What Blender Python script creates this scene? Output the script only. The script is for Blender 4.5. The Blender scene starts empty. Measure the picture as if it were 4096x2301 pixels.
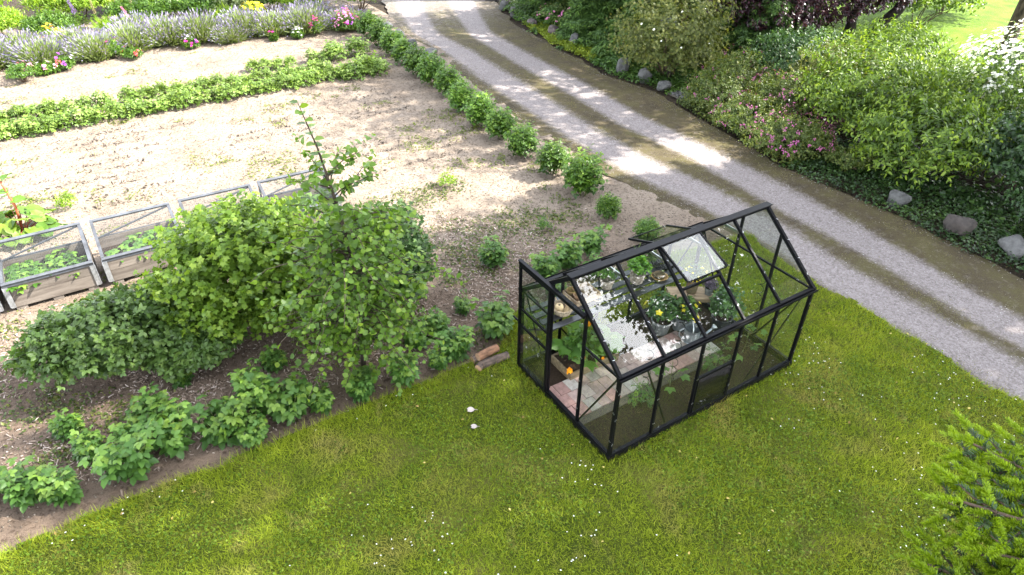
import bpy, math, random
import numpy as np
from mathutils import Vector, Matrix

rng = np.random.default_rng(7)
random.seed(7)
SC = bpy.context.scene
COL = SC.collection
PI = math.pi

# ------------------------------------------------------------------ camera
cam_d = bpy.data.cameras.new('camera')
cam = bpy.data.objects.new('camera', cam_d)
COL.objects.link(cam)
cam.location = (-3.9166, -3.8895, 6.3096)
cam.rotation_euler = (0.954021, -0.013301, -0.566243)
cam_d.sensor_width = 36.0
cam_d.lens = 36.0 * 2734.68 / 4096.0
cam_d.clip_start = 0.05
cam_d.clip_end = 600
SC.camera = cam

# ------------------------------------------------------------------ light
SUN_AZ, SUN_EL = -25.0, 44.0          # azimuth measured from +X towards +Y
sdir = Vector((math.cos(math.radians(SUN_AZ)) * math.cos(math.radians(SUN_EL)),
               math.sin(math.radians(SUN_AZ)) * math.cos(math.radians(SUN_EL)),
               math.sin(math.radians(SUN_EL))))
world = bpy.data.worlds.new('World')
SC.world = world
world.use_nodes = True
wn = world.node_tree
wn.nodes.clear()
w_out = wn.nodes.new('ShaderNodeOutputWorld')
w_bg = wn.nodes.new('ShaderNodeBackground')
w_sky = wn.nodes.new('ShaderNodeTexSky')
w_sky.sky_type = 'NISHITA'
w_sky.sun_disc = False
w_sky.sun_elevation = math.radians(SUN_EL)
w_sky.sun_rotation = math.radians(90 - SUN_AZ)
w_sky.air_density = 1.0
w_sky.dust_density = 0.8
w_sky.ozone_density = 1.0
w_hs = wn.nodes.new('ShaderNodeHueSaturation')
w_hs.inputs['Saturation'].default_value = 0.32
w_bg.inputs['Strength'].default_value = 0.15
wn.links.new(w_sky.outputs[0], w_hs.inputs['Color'])
wn.links.new(w_hs.outputs[0], w_bg.inputs['Color'])
wn.links.new(w_bg.outputs[0], w_out.inputs['Surface'])

sun_d = bpy.data.lights.new('sun', 'SUN')
sun_d.energy = 3.0
sun_d.angle = math.radians(0.53)
sun_d.color = (1.0, 0.95, 0.86)
sun = bpy.data.objects.new('sun', sun_d)
COL.objects.link(sun)
sun.rotation_euler = (-sdir).to_track_quat('-Z', 'Y').to_euler()
sun.location = (20, -10, 30)

SC.view_settings.view_transform = 'Standard'
SC.view_settings.look = 'None'
SC.view_settings.gamma = 1.0
SC.view_settings.exposure = 3.05
SC.render.engine = 'CYCLES'
SC.cycles.max_bounces = 6
SC.cycles.diffuse_bounces = 3
SC.cycles.glossy_bounces = 3
SC.cycles.transmission_bounces = 4
SC.cycles.transparent_max_bounces = 24
SC.cycles.caustics_reflective = False
SC.cycles.caustics_refractive = False
SC.cycles.use_denoising = True
try:
    SC.cycles.denoiser = 'OPENIMAGEDENOISE'
    SC.cycles.denoising_input_passes = 'RGB_ALBEDO_NORMAL'
except Exception:
    pass
SC.cycles.sample_clamp_indirect = 6.0

# ------------------------------------------------------------------ node helpers
def new_mat(name):
    m = bpy.data.materials.new(name)
    m.use_nodes = True
    nt = m.node_tree
    nt.nodes.clear()
    out = nt.nodes.new('ShaderNodeOutputMaterial')
    return m, nt, out

def N(nt, kind, **kw):
    n = nt.nodes.new(kind)
    for k, v in kw.items():
        if k in ('i',):
            for kk, vv in v.items():
                n.inputs[kk].default_value = vv
        else:
            setattr(n, k, v)
    return n

def ramp(nt, stops, interp='LINEAR'):
    r = nt.nodes.new('ShaderNodeValToRGB')
    r.color_ramp.interpolation = interp
    el = r.color_ramp.elements
    while len(el) < len(stops):
        el.new(0.5)
    for e, (p, c) in zip(el, stops):
        e.position = p
        e.color = (c[0], c[1], c[2], 1.0)
    return r

def noise(nt, scale, detail=4, rough=0.55, vec=None, dist=0.0):
    n = nt.nodes.new('ShaderNodeTexNoise')
    n.inputs['Scale'].default_value = scale
    n.inputs['Detail'].default_value = detail
    n.inputs['Roughness'].default_value = rough
    n.inputs['Distortion'].default_value = dist
    if vec is not None:
        nt.links.new(vec, n.inputs['Vector'])
    return n

def bump(nt, height_socket, strength, distance):
    b = nt.nodes.new('ShaderNodeBump')
    b.inputs['Strength'].default_value = strength
    b.inputs['Distance'].default_value = distance
    nt.links.new(height_socket, b.inputs['Height'])
    return b

def mixc(nt, fac, a, b, mode='MIX'):
    m = nt.nodes.new('ShaderNodeMix')
    m.data_type = 'RGBA'
    m.blend_type = mode
    for s, v in ((m.inputs[0], fac), (m.inputs[6], a), (m.inputs[7], b)):
        if hasattr(v, 'is_output'):
            nt.links.new(v, s)
        elif isinstance(v, (int, float)):
            s.default_value = v
        else:
            s.default_value = (v[0], v[1], v[2], 1)
    return m.outputs[2]

def plain(name, col, rough=0.6, metal=0.0, spec=0.5, var=0.15, scale=20.0, bumps=0.0, col2=None, stretch=None, bscale=None):
    """principled colour with noise variation in object space"""
    m, nt, out = new_mat(name)
    tc = N(nt, 'ShaderNodeTexCoord')
    vec = tc.outputs['Object']
    if stretch:
        mp = N(nt, 'ShaderNodeMapping')
        mp.inputs['Scale'].default_value = stretch
        nt.links.new(vec, mp.inputs[0])
        vec = mp.outputs[0]
    n1 = noise(nt, scale, 5, 0.6, vec)
    c2 = col2 if col2 else tuple(max(0, c * (1 - 2 * var)) for c in col)
    c3 = tuple(min(1, c * (1 + var)) for c in col)
    r = ramp(nt, [(0.3, c2), (0.55, col), (0.75, c3)])
    nt.links.new(n1.outputs[0], r.inputs[0])
    oi = N(nt, 'ShaderNodeObjectInfo')
    mr = N(nt, 'ShaderNodeMapRange')
    mr.inputs[3].default_value = 0.85
    mr.inputs[4].default_value = 1.15
    nt.links.new(oi.outputs['Random'], mr.inputs[0])
    vm = N(nt, 'ShaderNodeVectorMath', operation='SCALE')
    nt.links.new(r.outputs[0], vm.inputs[0])
    nt.links.new(mr.outputs[0], vm.inputs['Scale'])
    p = N(nt, 'ShaderNodeBsdfPrincipled')
    p.inputs['Roughness'].default_value = rough
    p.inputs['Metallic'].default_value = metal
    p.inputs['Specular IOR Level'].default_value = spec
    nt.links.new(vm.outputs[0], p.inputs['Base Color'])
    if bumps:
        n2 = noise(nt, bscale or scale * 2.5, 6, 0.65, vec)
        b = bump(nt, n2.outputs[0], 0.8, bumps)
        nt.links.new(b.outputs[0], p.inputs['Normal'])
    nt.links.new(p.outputs[0], out.inputs[0])
    return m

def leafmat(name, dark, mid, light, trans=0.35, rough=0.45, spec=0.35, objvar=0.12, patch=None, tboost=1.25):
    m, nt, out = new_mat(name)
    at = N(nt, 'ShaderNodeAttribute', attribute_name='var')
    r = ramp(nt, [(0.0, dark), (0.5, mid), (1.0, light)])
    nt.links.new(at.outputs['Fac'], r.inputs[0])
    oi = N(nt, 'ShaderNodeObjectInfo')
    mr = N(nt, 'ShaderNodeMapRange')
    mr.inputs[3].default_value = 1 - objvar
    mr.inputs[4].default_value = 1 + objvar
    nt.links.new(oi.outputs['Random'], mr.inputs[0])
    vm = N(nt, 'ShaderNodeVectorMath', operation='SCALE')
    nt.links.new(r.outputs[0], vm.inputs[0])
    nt.links.new(mr.outputs[0], vm.inputs['Scale'])
    col = vm.outputs[0]
    if patch:   # (scale, colour, lo, hi): blotches of another colour over the ground
        tc = N(nt, 'ShaderNodeTexCoord')
        for sc_, c_, lo, hi, amt in patch:
            n1 = noise(nt, sc_, 4, 0.6, tc.outputs['Object'], 0.4)
            mr2 = N(nt, 'ShaderNodeMapRange')
            mr2.inputs[1].default_value = lo
            mr2.inputs[2].default_value = hi
            mr2.inputs[4].default_value = amt
            nt.links.new(n1.outputs[0], mr2.inputs[0])
            col = mixc(nt, mr2.outputs[0], col, c_)
    p = N(nt, 'ShaderNodeBsdfPrincipled')
    p.inputs['Roughness'].default_value = rough
    p.inputs['Specular IOR Level'].default_value = spec
    nt.links.new(col, p.inputs['Base Color'])
    t = N(nt, 'ShaderNodeBsdfTranslucent')
    vt = N(nt, 'ShaderNodeVectorMath', operation='MULTIPLY')
    vt.inputs[1].default_value = (1.15 * tboost, 1.1 * tboost, 0.55 * tboost)
    nt.links.new(col, vt.inputs[0])
    nt.links.new(vt.outputs[0], t.inputs[0])
    mx = N(nt, 'ShaderNodeMixShader')
    mx.inputs[0].default_value = trans
    nt.links.new(p.outputs[0], mx.inputs[1])
    nt.links.new(t.outputs[0], mx.inputs[2])
    nt.links.new(mx.outputs[0], out.inputs[0])
    return m

# ------------------------------------------------------------------ mesh helpers
def raw_mesh(name, V, F, mat=None, var=None, smooth=False):
    """V (n,3) array, F list/array of polygons (all the same size if an array)"""
    me = bpy.data.meshes.new(name)
    V = np.asarray(V, np.float32)
    if isinstance(F, np.ndarray):
        k = F.shape[1]
        nf = len(F)
        me.vertices.add(len(V))
        me.vertices.foreach_set('co', V.ravel())
        me.loops.add(nf * k)
        me.loops.foreach_set('vertex_index', F.astype(np.int32).ravel())
        me.polygons.add(nf)
        me.polygons.foreach_set('loop_start', np.arange(0, nf * k, k, dtype=np.int32))
        me.update(calc_edges=True)
    else:
        me.from_pydata(V.tolist(), [], F)
        me.update()
    if var is not None:
        a = me.attributes.new('var', 'FLOAT', 'POINT')
        a.data.foreach_set('value', np.asarray(var, np.float32))
    if mat is not None:
        me.materials.append(mat)
    if smooth:
        me.polygons.foreach_set('use_smooth', np.ones(len(me.polygons), bool))
    return me

def obj(name, me, parent=None, loc=None, rot=None, scale=None):
    o = bpy.data.objects.new(name, me)
    COL.objects.link(o)
    if parent is not None:
        o.parent = parent
    if loc is not None:
        o.location = loc
    if rot is not None:
        o.rotation_euler = rot
    if scale is not None:
        o.scale = scale if hasattr(scale, '__len__') else (scale,) * 3
    return o

def tag(o, label=None, cat=None, group=None, kind=None):
    if label:
        o['label'] = label
    if cat:
        o['category'] = cat
    if group:
        o['group'] = group
    if kind:
        o['kind'] = kind
    return o

def thing(name, label, cat, loc=(0, 0, 0), rz=0.0, group=None, scale=None):
    o = bpy.data.objects.new(name, None)
    o.empty_display_size = 0.2
    COL.objects.link(o)
    o.location = loc
    o.rotation_euler = (0, 0, rz)
    if scale is not None:
        o.scale = scale if hasattr(scale, '__len__') else (scale,) * 3
    return tag(o, label, cat, group)

def copy_tree(o, parent=None):
    c = o.copy()
    COL.objects.link(c)
    c.parent = parent
    for ch in list(o.children):
        copy_tree(ch, c)
    return c

class MB:
    """collects boxes, bars, tubes, lathes; build() links them as one mesh object"""
    def __init__(s):
        s.V = []
        s.F = []
        s.n = 0
    def add(s, V, F):
        V = np.asarray(V, float)
        s.V.append(V)
        s.F += [[i + s.n for i in f] for f in F]
        s.n += len(V)
        return s
    def box(s, c, size, rz=0.0, M=None):
        x, y, z = [a / 2 for a in size]
        v = np.array([[-x, -y, -z], [x, -y, -z], [x, y, -z], [-x, y, -z], [-x, -y, z], [x, -y, z], [x, y, z], [-x, y, z]])
        if rz:
            cs, sn = math.cos(rz), math.sin(rz)
            v = v @ np.array([[cs, sn, 0], [-sn, cs, 0], [0, 0, 1]])
        if M is not None:
            v = v @ np.asarray(M).T
        return s.add(v + np.asarray(c, float), [[0, 3, 2, 1], [4, 5, 6, 7], [0, 1, 5, 4], [1, 2, 6, 5], [2, 3, 7, 6], [3, 0, 4, 7]])
    def bar(s, a, b, w, h, up=(0, 0, 1)):
        """box from a to b, w across, h along 'up'"""
        a = np.asarray(a, float); b = np.asarray(b, float)
        d = b - a
        L = np.linalg.norm(d); d /= L
        u = np.asarray(up, float)
        u = u - d * (u @ d)
        if np.linalg.norm(u) < 1e-4:
            u = np.array([1., 0, 0]); u = u - d * (u @ d)
        u /= np.linalg.norm(u)
        sd = np.cross(d, u)
        M = np.stack([d, sd, u], 1)
        return s.box((a + b) / 2, (L, w, h), M=M)
    def tube(s, pts, rad, n=8, cap=True):
        P = np.asarray(pts, float)
        k = len(P)
        R = np.full(k, rad, float) if np.isscalar(rad) else np.asarray(rad, float)
        T = np.gradient(P, axis=0)
        T /= np.linalg.norm(T, axis=1)[:, None] + 1e-9
        ref = np.array([0, 0, 1.0]) if abs(T[0, 2]) < 0.9 else np.array([1.0, 0, 0])
        a = np.linspace(0, 2 * PI, n, endpoint=False)
        V = []
        for i in range(k):
            u = ref - T[i] * (ref @ T[i]); u /= np.linalg.norm(u) + 1e-9
            w = np.cross(T[i], u)
            V.append(P[i] + R[i] * (np.cos(a)[:, None] * u + np.sin(a)[:, None] * w))
            ref = u
        V = np.concatenate(V)
        F = [[i * n + j, i * n + (j + 1) % n, (i + 1) * n + (j + 1) % n, (i + 1) * n + j] for i in range(k - 1) for j in range(n)]
        if cap:
            F.append(list(range(n))[::-1]); F.append([(k - 1) * n + j for j in range(n)])
        return s.add(V, F)
    def lathe(s, prof, n=20, c=(0, 0, 0)):
        """prof list of (r,z)"""
        a = np.linspace(0, 2 * PI, n, endpoint=False)
        V = []
        for r, z in prof:
            V.append(np.stack([r * np.cos(a), r * np.sin(a), np.full(n, z)], 1))
        V = np.concatenate(V) + np.asarray(c, float)
        k = len(prof)
        F = [[i * n + j, i * n + (j + 1) % n, (i + 1) * n + (j + 1) % n, (i + 1) * n + j] for i in range(k - 1) for j in range(n)]
        if prof[0][0] > 1e-4:
            F.append(list(range(n))[::-1])
        if prof[-1][0] > 1e-4:
            F.append([(k - 1) * n + j for j in range(n)])
        return s.add(V, F)
    def mesh(s, name, mat, smooth=False, bevel=0.0):
        me = raw_mesh(name, np.concatenate(s.V), s.F, mat, smooth=smooth)
        return me
    def build(s, name, mat, parent=None, smooth=False, loc=None, rot=None, bevel=0.0):
        o = obj(name, s.mesh(name, mat, smooth), parent, loc, rot)
        if bevel:
            b = o.modifiers.new('bevel', 'BEVEL')
            b.width = bevel
            b.segments = 2
            b.limit_method = 'ANGLE'
        return o

# value noise (numpy)
class VN:
    def __init__(s, seed):
        s.t = np.random.default_rng(seed).random((256, 256))
    def at(s, x, y):
        xi = np.floor(x).astype(int); yi = np.floor(y).astype(int)
        fx = x - xi; fy = y - yi
        fx = fx * fx * (3 - 2 * fx); fy = fy * fy * (3 - 2 * fy)
        a = s.t[xi & 255, yi & 255]; b = s.t[(xi + 1) & 255, yi & 255]
        c = s.t[xi & 255, (yi + 1) & 255]; d = s.t[(xi + 1) & 255, (yi + 1) & 255]
        return (a * (1 - fx) + b * fx) * (1 - fy) + (c * (1 - fx) + d * fx) * fy
    def fbm(s, x, y, o=4, g=0.5):
        v = 0; a = 1; t = 0
        for k in range(o):
            v = v + a * s.at(x * 2 ** k + 17.3 * k, y * 2 ** k + 9.1 * k); t += a; a *= g
        return v / t
vn = VN(3)

CAMP = np.array(cam.location)
CAMR = np.array(cam.rotation_euler.to_matrix())
FPX = 2734.68
def project(P):
    d = (np.asarray(P, float) - CAMP) @ CAMR
    z = np.maximum(-d[:, 2], 1e-3)
    return np.stack([0.5 + FPX * d[:, 0] / z / 4096, 0.5 - FPX * d[:, 1] / z / 2301, -d[:, 2]], 1)
def near_view(P, m=0.12):
    """which ground points lie in, or within a step of, the region that can be seen"""
    q = project(P)
    return (q[:, 2] > 0.2) & (q[:, 0] > -m) & (q[:, 0] < 1 + m) & (q[:, 1] > -m) & (q[:, 1] < 1 + m)

# ------------------------------------------------------------------ leaf templates (base at origin, along +x, face +z)
def t_kite(w=0.3, fold=0.08, droop=0.12):
    return np.array([[0, 0, 0], [.45, w, fold], [1, 0, -droop], [.45, -w, fold]]), np.array([[0, 2, 1], [0, 3, 2]])
def t_ovate(w=0.3, fold=0.06, droop=0.18):
    V = np.array([[0, 0, 0], [.5, 0, -.02], [1, 0, -droop], [.3, w, fold], [.72, w * .72, fold - .05], [.3, -w, fold], [.72, -w * .72, fold - .05]])
    F = np.array([[0, 1, 3], [3, 1, 4], [4, 1, 2], [0, 5, 1], [5, 6, 1], [6, 2, 1]])
    return V, F
def t_round(w=0.42):
    return t_ovate(w, 0.05, 0.12)
def t_lobed():
    a = np.radians([180, 130, 95, 60, 35, 0, -35, -60, -95, -130])
    r = np.array([.12, .42, .40, .62, .42, .72, .42, .62, .40, .42])
    V = np.stack([.38 + r * np.cos(a), r * np.sin(a), np.where(np.arange(10) % 2 == 1, -.06, .04)], 1)
    V = np.vstack([[[.38, 0, 0.0]], V])
    F = np.array([[0, i + 1, (i + 1) % 10 + 1] for i in range(10)])[:, ::-1]
    return V, F
def compose(parts):
    Vs, Fs, n = [], [], 0
    for V, F in parts:
        Vs.append(V); Fs.append(F + n); n += len(V)
    return np.concatenate(Vs), np.concatenate(Fs)
def place(T, loc, ang, s, tilt=0.0):
    V, F = T
    c, sn = math.cos(ang), math.sin(ang)
    ct, st = math.cos(tilt), math.sin(tilt)
    W = V * s
    W = np.stack([W[:, 0] * ct - W[:, 2] * st, W[:, 1], W[:, 0] * st + W[:, 2] * ct], 1)
    W = np.stack([W[:, 0] * c - W[:, 1] * sn, W[:, 0] * sn + W[:, 1] * c, W[:, 2]], 1)
    return W + np.asarray(loc), F
def t_trifoliate():
    o = t_ovate(0.34)
    return compose([place(o, (.4, 0, 0), 0, .6, -.2), place(o, (.36, .02, 0), 1.15, .5, -.15), place(o, (.36, -.02, 0), -1.15, .5, -.15)])
def t_pinnate(k=2, w=.3):
    o = t_kite(w)
    ps = [place(o, (.66, 0, 0), 0, .38, -.25)]
    for i in range(k):
        x = .25 + .38 * i / max(1, k - 1) if k > 1 else .4
        ps += [place(o, (x, .01, 0), 1.05, .32, -.1), place(o, (x, -.01, 0), -1.05, .32, -.1)]
    return compose(ps)
T_KITE, T_OV, T_ROUND, T_LOBE, T_TRI = t_kite(), t_ovate(), t_round(), t_lobed(), t_trifoliate()
T_PIN2, T_PIN3 = t_pinnate(2, .34), t_pinnate(3, .26)
T_LANCE = t_kite(.16, .04, .2)
T_BLADE = (np.array([[0, .05, 0], [0, -.05, 0], [.55, -.04, .03], [.55, .04, .03], [1, 0, -.1]]), np.array([[0, 1, 2], [0, 2, 3], [3, 2, 4]]))

def norm(a):
    return a / (np.linalg.norm(a, axis=-1, keepdims=True) + 1e-9)

def scatter(T, P, D, U, S, var=None, r=None):
    """copies of template T at P, x axis along D, z axis near U, size S -> V, F, var"""
    r = r or rng
    TV, TF = T
    X = norm(np.asarray(D, float))
    Z = np.asarray(U, float)
    Z = norm(Z - X * np.sum(Z * X, 1, keepdims=True))
    Y = np.cross(Z, X)
    S = np.broadcast_to(np.asarray(S, float), (len(P),))
    V = (P[:, None, :] + S[:, None, None] * (TV[None, :, 0:1] * X[:, None, :] + TV[None, :, 1:2] * Y[:, None, :] + TV[None, :, 2:3] * Z[:, None, :]))
    n = len(TV)
    F = TF[None] + (np.arange(len(P)) * n)[:, None, None]
    v = r.random(len(P)) if var is None else np.asarray(var)
    return V.reshape(-1, 3), F.reshape(-1, TF.shape[1]), np.repeat(v, n)

def join(parts):
    Vs, Fs, vs, n = [], [], [], 0
    for V, F, v in parts:
        Vs.append(V); Fs.append(F + n); vs.append(v); n += len(V)
    return np.concatenate(Vs), np.concatenate(Fs), np.concatenate(vs)

def rdir(n, r=None):
    r = r or rng
    return norm(r.normal(size=(n, 3)))

def shoots(B, E, nleaf, T, size, r=None, t0=0.3, arch=0.15, spread=0.75, up=0.6, droop=0.0, tipvar=0.4, jit=0.25, wig=0.0):
    """leaves along curved shoots from B to E. arch lifts the middle, droop pulls tip leaves down"""
    r = r or rng
    m = len(B)
    t = np.tile(np.linspace(t0, 1.0, nleaf), (m, 1)) + r.normal(scale=.03, size=(m, nleaf))
    t = np.clip(t, 0, 1.02)
    L = np.linalg.norm(E - B, axis=1)
    ax = E - B
    P = B[:, None] + ax[:, None] * t[..., None]
    P[..., 2] += (arch * L)[:, None] * 4 * t * (1 - t)
    tang = np.repeat(ax[:, None], nleaf, 1)
    tang[..., 2] += (arch * L)[:, None] * 4 * (1 - 2 * t)
    tang = norm(tang)
    ang = (np.arange(nleaf) * 2.4)[None] + r.random((m, 1)) * 6.28
    ref = norm(np.cross(tang, np.broadcast_to([0.31, 0.2, 0.93], tang.shape)))
    oth = np.cross(tang, ref)
    side = ref * np.cos(ang)[..., None] + oth * np.sin(ang)[..., None]
    D = tang * (1 - spread) + side * spread + r.normal(scale=jit, size=tang.shape)
    D[..., 2] -= droop
    U = np.zeros_like(D); U[..., 2] = up
    U += tang * (1 - up) * .5 + r.normal(scale=.3, size=D.shape)
    S = size * (r.uniform(.7, 1.15, (m, nleaf))) * (1.1 - .35 * t)
    var = np.clip(r.normal(.4, .18, (m, nleaf)) + tipvar * (t - .6) + r.normal(0, .08, (m, 1)), 0, 1)
    return scatter(T, P.reshape(-1, 3), D.reshape(-1, 3), U.reshape(-1, 3), S.ravel(), var.ravel(), r)

def lobes_surface(n, r, rx, ry, h, k=7, low=0.15, amp=.25, zmid=.45):
    """n points on a lumpy ellipsoidal crown standing on z=0"""
    d = rdir(n, r)
    d[:, 2] = np.where(d[:, 2] < -low, -d[:, 2] * r.random(n), d[:, 2])
    d = norm(d)
    c = rdir(k, r); a = r.uniform(-.3, 1, k)
    lump = 1 + amp * np.sum(a[None] * np.exp(-((1 - d @ c.T) / .12)), 1) + r.normal(0, .05, n)
    z0 = h * zmid
    return np.stack([d[:, 0] * rx * lump, d[:, 1] * ry * lump, z0 + np.where(d[:, 2] > 0, d[:, 2] * (h - z0), d[:, 2] * z0 * .9) * np.minimum(lump, 1.25)], 1)

def crown(seed, rx, ry, h, nshoot, nleaf, T, size, inner=.45, k=7, amp=.25, zmid=.45, fill=.35, low=.15, **kw):
    """leafy mass: shoots grow from an inner surface to an uneven outer one"""
    r = np.random.default_rng(seed)
    E_ = lobes_surface(nshoot, r, rx, ry, h, k, low=low, amp=amp, zmid=zmid)
    f = np.where(r.random(nshoot) < fill, r.uniform(.5, .85, nshoot), 1.0)
    C = np.array([0, 0, h * zmid * .8])
    E_ = C + (E_ - C) * f[:, None]
    B = C + (E_ - C) * r.uniform(inner - .12, inner + .12, nshoot)[:, None]
    B[:, 2] -= .04 * h
    B += r.normal(scale=.04 * rx, size=B.shape)
    return shoots(B, E_, nleaf, T, size, r, **kw)

def stems_mesh(name, mat, bases, tips, r0, n=5, arch=.1, taper=.35, seed=0, wob=.03):
    mb = MB()
    r = np.random.default_rng(seed)
    for b, e in zip(bases, tips):
        b = np.asarray(b, float); e = np.asarray(e, float)
        L = np.linalg.norm(e - b)
        t = np.linspace(0, 1, 6)
        P = b + (e - b) * t[:, None]
        P[:, 2] += arch * L * 4 * t * (1 - t)
        P[1:-1] += r.normal(scale=wob * L, size=(4, 3)) * .6
        mb.tube(P, np.linspace(r0, r0 * taper, 6), n)
    return mb.mesh(name, mat, smooth=True)

# ================================================================== the setting
L_, W_, HE, HR, HB = 3.17, 1.898, 1.32, 2.064, 0.112     # greenhouse size

def interp(y, tab):
    a = np.array(tab)
    return np.interp(y, a[:, 0], a[:, 1])
XL = [(-30, 5.0), (-2, 5.05), (1, 5.12), (2.8, 5.3), (4.7, 4.95), (6.2, 4.75), (8.5, 4.8), (12, 5.2), (15.8, 5.75), (18.7, 5.75), (22, 6.8), (26, 8.2), (34, 11.5), (60, 24)]
XR = [(-30, 8.3), (-.7, 8.35), (2.5, 8.45), (4.4, 8.4), (6.8, 8.7), (9.2, 9.1), (11, 8.9), (14, 9.2), (17, 9.6), (20, 10.6), (26, 13.2), (34, 17), (60, 29)]
TR1 = [(-30, 5.6), (-2, 5.68), (1, 5.7), (2.5, 5.88), (4.5, 5.88), (6, 5.72), (8, 5.7), (11, 5.95), (15, 6.3), (17.3, 6.3), (20.4, 7.2), (26, 9.4), (34, 12.9), (60, 25)]
TR2 = [(-30, 6.75), (-1, 6.8), (.5, 6.98), (2, 7.1), (4, 7.2), (6, 7.3), (8, 7.25), (10.6, 7.5), (13.9, 7.7), (16.5, 7.9), (19.2, 8.9), (26, 11.6), (34, 15.3), (60, 27.4)]

def soil_mat():
    m, nt, out = new_mat('garden_soil')
    tc = N(nt, 'ShaderNodeTexCoord'); v = tc.outputs['Object']
    n1 = noise(nt, 1.1, 5, .6, v); n2 = noise(nt, 16, 6, .7, v); n3 = noise(nt, 70, 4, .7, v)
    r1 = ramp(nt, [(.32, (.165, .130, .100)), (.5, (.205, .165, .128)), (.7, (.245, .200, .158))])
    nt.links.new(n1.outputs[0], r1.inputs[0])
    r2 = ramp(nt, [(.36, (.36, .32, .30)), (.48, (1, 1, 1)), (.8, (1.15, 1.12, 1.1))])
    nt.links.new(n2.outputs[0], r2.inputs[0])
    c = mixc(nt, .85, r1.outputs[0], r2.outputs[0], 'MULTIPLY')
    r3 = ramp(nt, [(.3, (.6, .6, .6)), (.6, (1.1, 1.1, 1.1))])
    nt.links.new(n3.outputs[0], r3.inputs[0])
    c = mixc(nt, .7, c, r3.outputs[0], 'MULTIPLY')
    # humus-dark mulch bed between the lawn and the raised beds
    sx = N(nt, 'ShaderNodeSeparateXYZ'); nt.links.new(v, sx.inputs[0])
    nb = noise(nt, .8, 4, .6, v)
    ad = N(nt, 'ShaderNodeMath', operation='MULTIPLY_ADD')
    nt.links.new(nb.outputs[0], ad.inputs[0]); ad.inputs[1].default_value = 3.0
    nt.links.new(sx.outputs[1], ad.inputs[2])
    ad2 = N(nt, 'ShaderNodeMath', operation='MULTIPLY_ADD')
    nt.links.new(sx.outputs[0], ad2.inputs[0]); ad2.inputs[1].default_value = .35
    nt.links.new(ad.outputs[0], ad2.inputs[2])
    mr = N(nt, 'ShaderNodeMapRange')
    mr.inputs[1].default_value = 5.2; mr.inputs[2].default_value = 7.6
    mr.inputs[3].default_value = 0.75; mr.inputs[4].default_value = 0.0
    nt.links.new(ad2.outputs[0], mr.inputs[0])
    dk = mixc(nt, 1.0, c, (.55, .47, .43), 'MULTIPLY')
    c = mixc(nt, mr.outputs[0], c, dk)
    # faint green of seedling weeds
    ng = noise(nt, 2.3, 5, .7, v)
    mg = N(nt, 'ShaderNodeMapRange'); mg.inputs[1].default_value = .64; mg.inputs[2].default_value = .78; mg.inputs[4].default_value = .2
    nt.links.new(ng.outputs[0], mg.inputs[0])
    c = mixc(nt, mg.outputs[0], c, (.16, .17, .05))
    p = N(nt, 'ShaderNodeBsdfPrincipled'); p.inputs['Roughness'].default_value = .95; p.inputs['Specular IOR Level'].default_value = .15
    nt.links.new(c, p.inputs['Base Color'])
    b = bump(nt, n2.outputs[0], .9, .03); b2 = bump(nt, n3.outputs[0], .8, .012)
    nt.links.new(b.outputs[0], b2.inputs['Normal'])
    nt.links.new(b2.outputs[0], p.inputs['Normal'])
    nt.links.new(p.outputs[0], out.inputs[0])
    return m

def drive_mat():
    m, nt, out = new_mat('gravel_drive')
    tc = N(nt, 'ShaderNodeTexCoord'); v = tc.outputs['Object']
    at = N(nt, 'ShaderNodeAttribute', attribute_name='var')
    n0 = noise(nt, 1.6, 5, .65, v); n1 = noise(nt, 7, 6, .75, v); n2 = noise(nt, 26, 6, .85, v)
    ad = N(nt, 'ShaderNodeMath', operation='MULTIPLY_ADD')
    nt.links.new(n1.outputs[0], ad.inputs[0]); ad.inputs[1].default_value = 1.5
    nt.links.new(at.outputs['Fac'], ad.inputs[2])
    mr = N(nt, 'ShaderNodeMapRange'); mr.inputs[1].default_value = .80; mr.inputs[2].default_value = 1.55
    nt.links.new(ad.outputs[0], mr.inputs[0])
    rg = ramp(nt, [(.34, (.085, .072, .067)), (.5, (.185, .160, .152)), (.66, (.29, .262, .254))])
    nt.links.new(n2.outputs[0], rg.inputs[0])
    rm = ramp(nt, [(.36, (.022, .017, .008)), (.48, (.055, .042, .021)), (.56, (.060, .052, .016)), (.66, (.10, .080, .052)), (.76, (.20, .17, .14))])
    mx = N(nt, 'ShaderNodeMath', operation='MULTIPLY_ADD')
    nt.links.new(n2.outputs[0], mx.inputs[0]); mx.inputs[1].default_value = .55
    mu = N(nt, 'ShaderNodeMath', operation='MULTIPLY'); nt.links.new(n0.outputs[0], mu.inputs[0]); mu.inputs[1].default_value = .45
    nt.links.new(mu.outputs[0], mx.inputs[2])
    nt.links.new(mx.outputs[0], rm.inputs[0])
    c = mixc(nt, mr.outputs[0], rm.outputs[0], rg.outputs[0])
    p = N(nt, 'ShaderNodeBsdfPrincipled'); p.inputs['Roughness'].default_value = .9; p.inputs['Specular IOR Level'].default_value = .25
    nt.links.new(c, p.inputs['Base Color'])
    b = bump(nt, n2.outputs[0], .8, .012); b2 = bump(nt, n1.outputs[0], .5, .02)
    nt.links.new(b.outputs[0], b2.inputs['Normal']); nt.links.new(b2.outputs[0], p.inputs['Normal'])
    nt.links.new(p.outputs[0], out.inputs[0])
    return m

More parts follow.
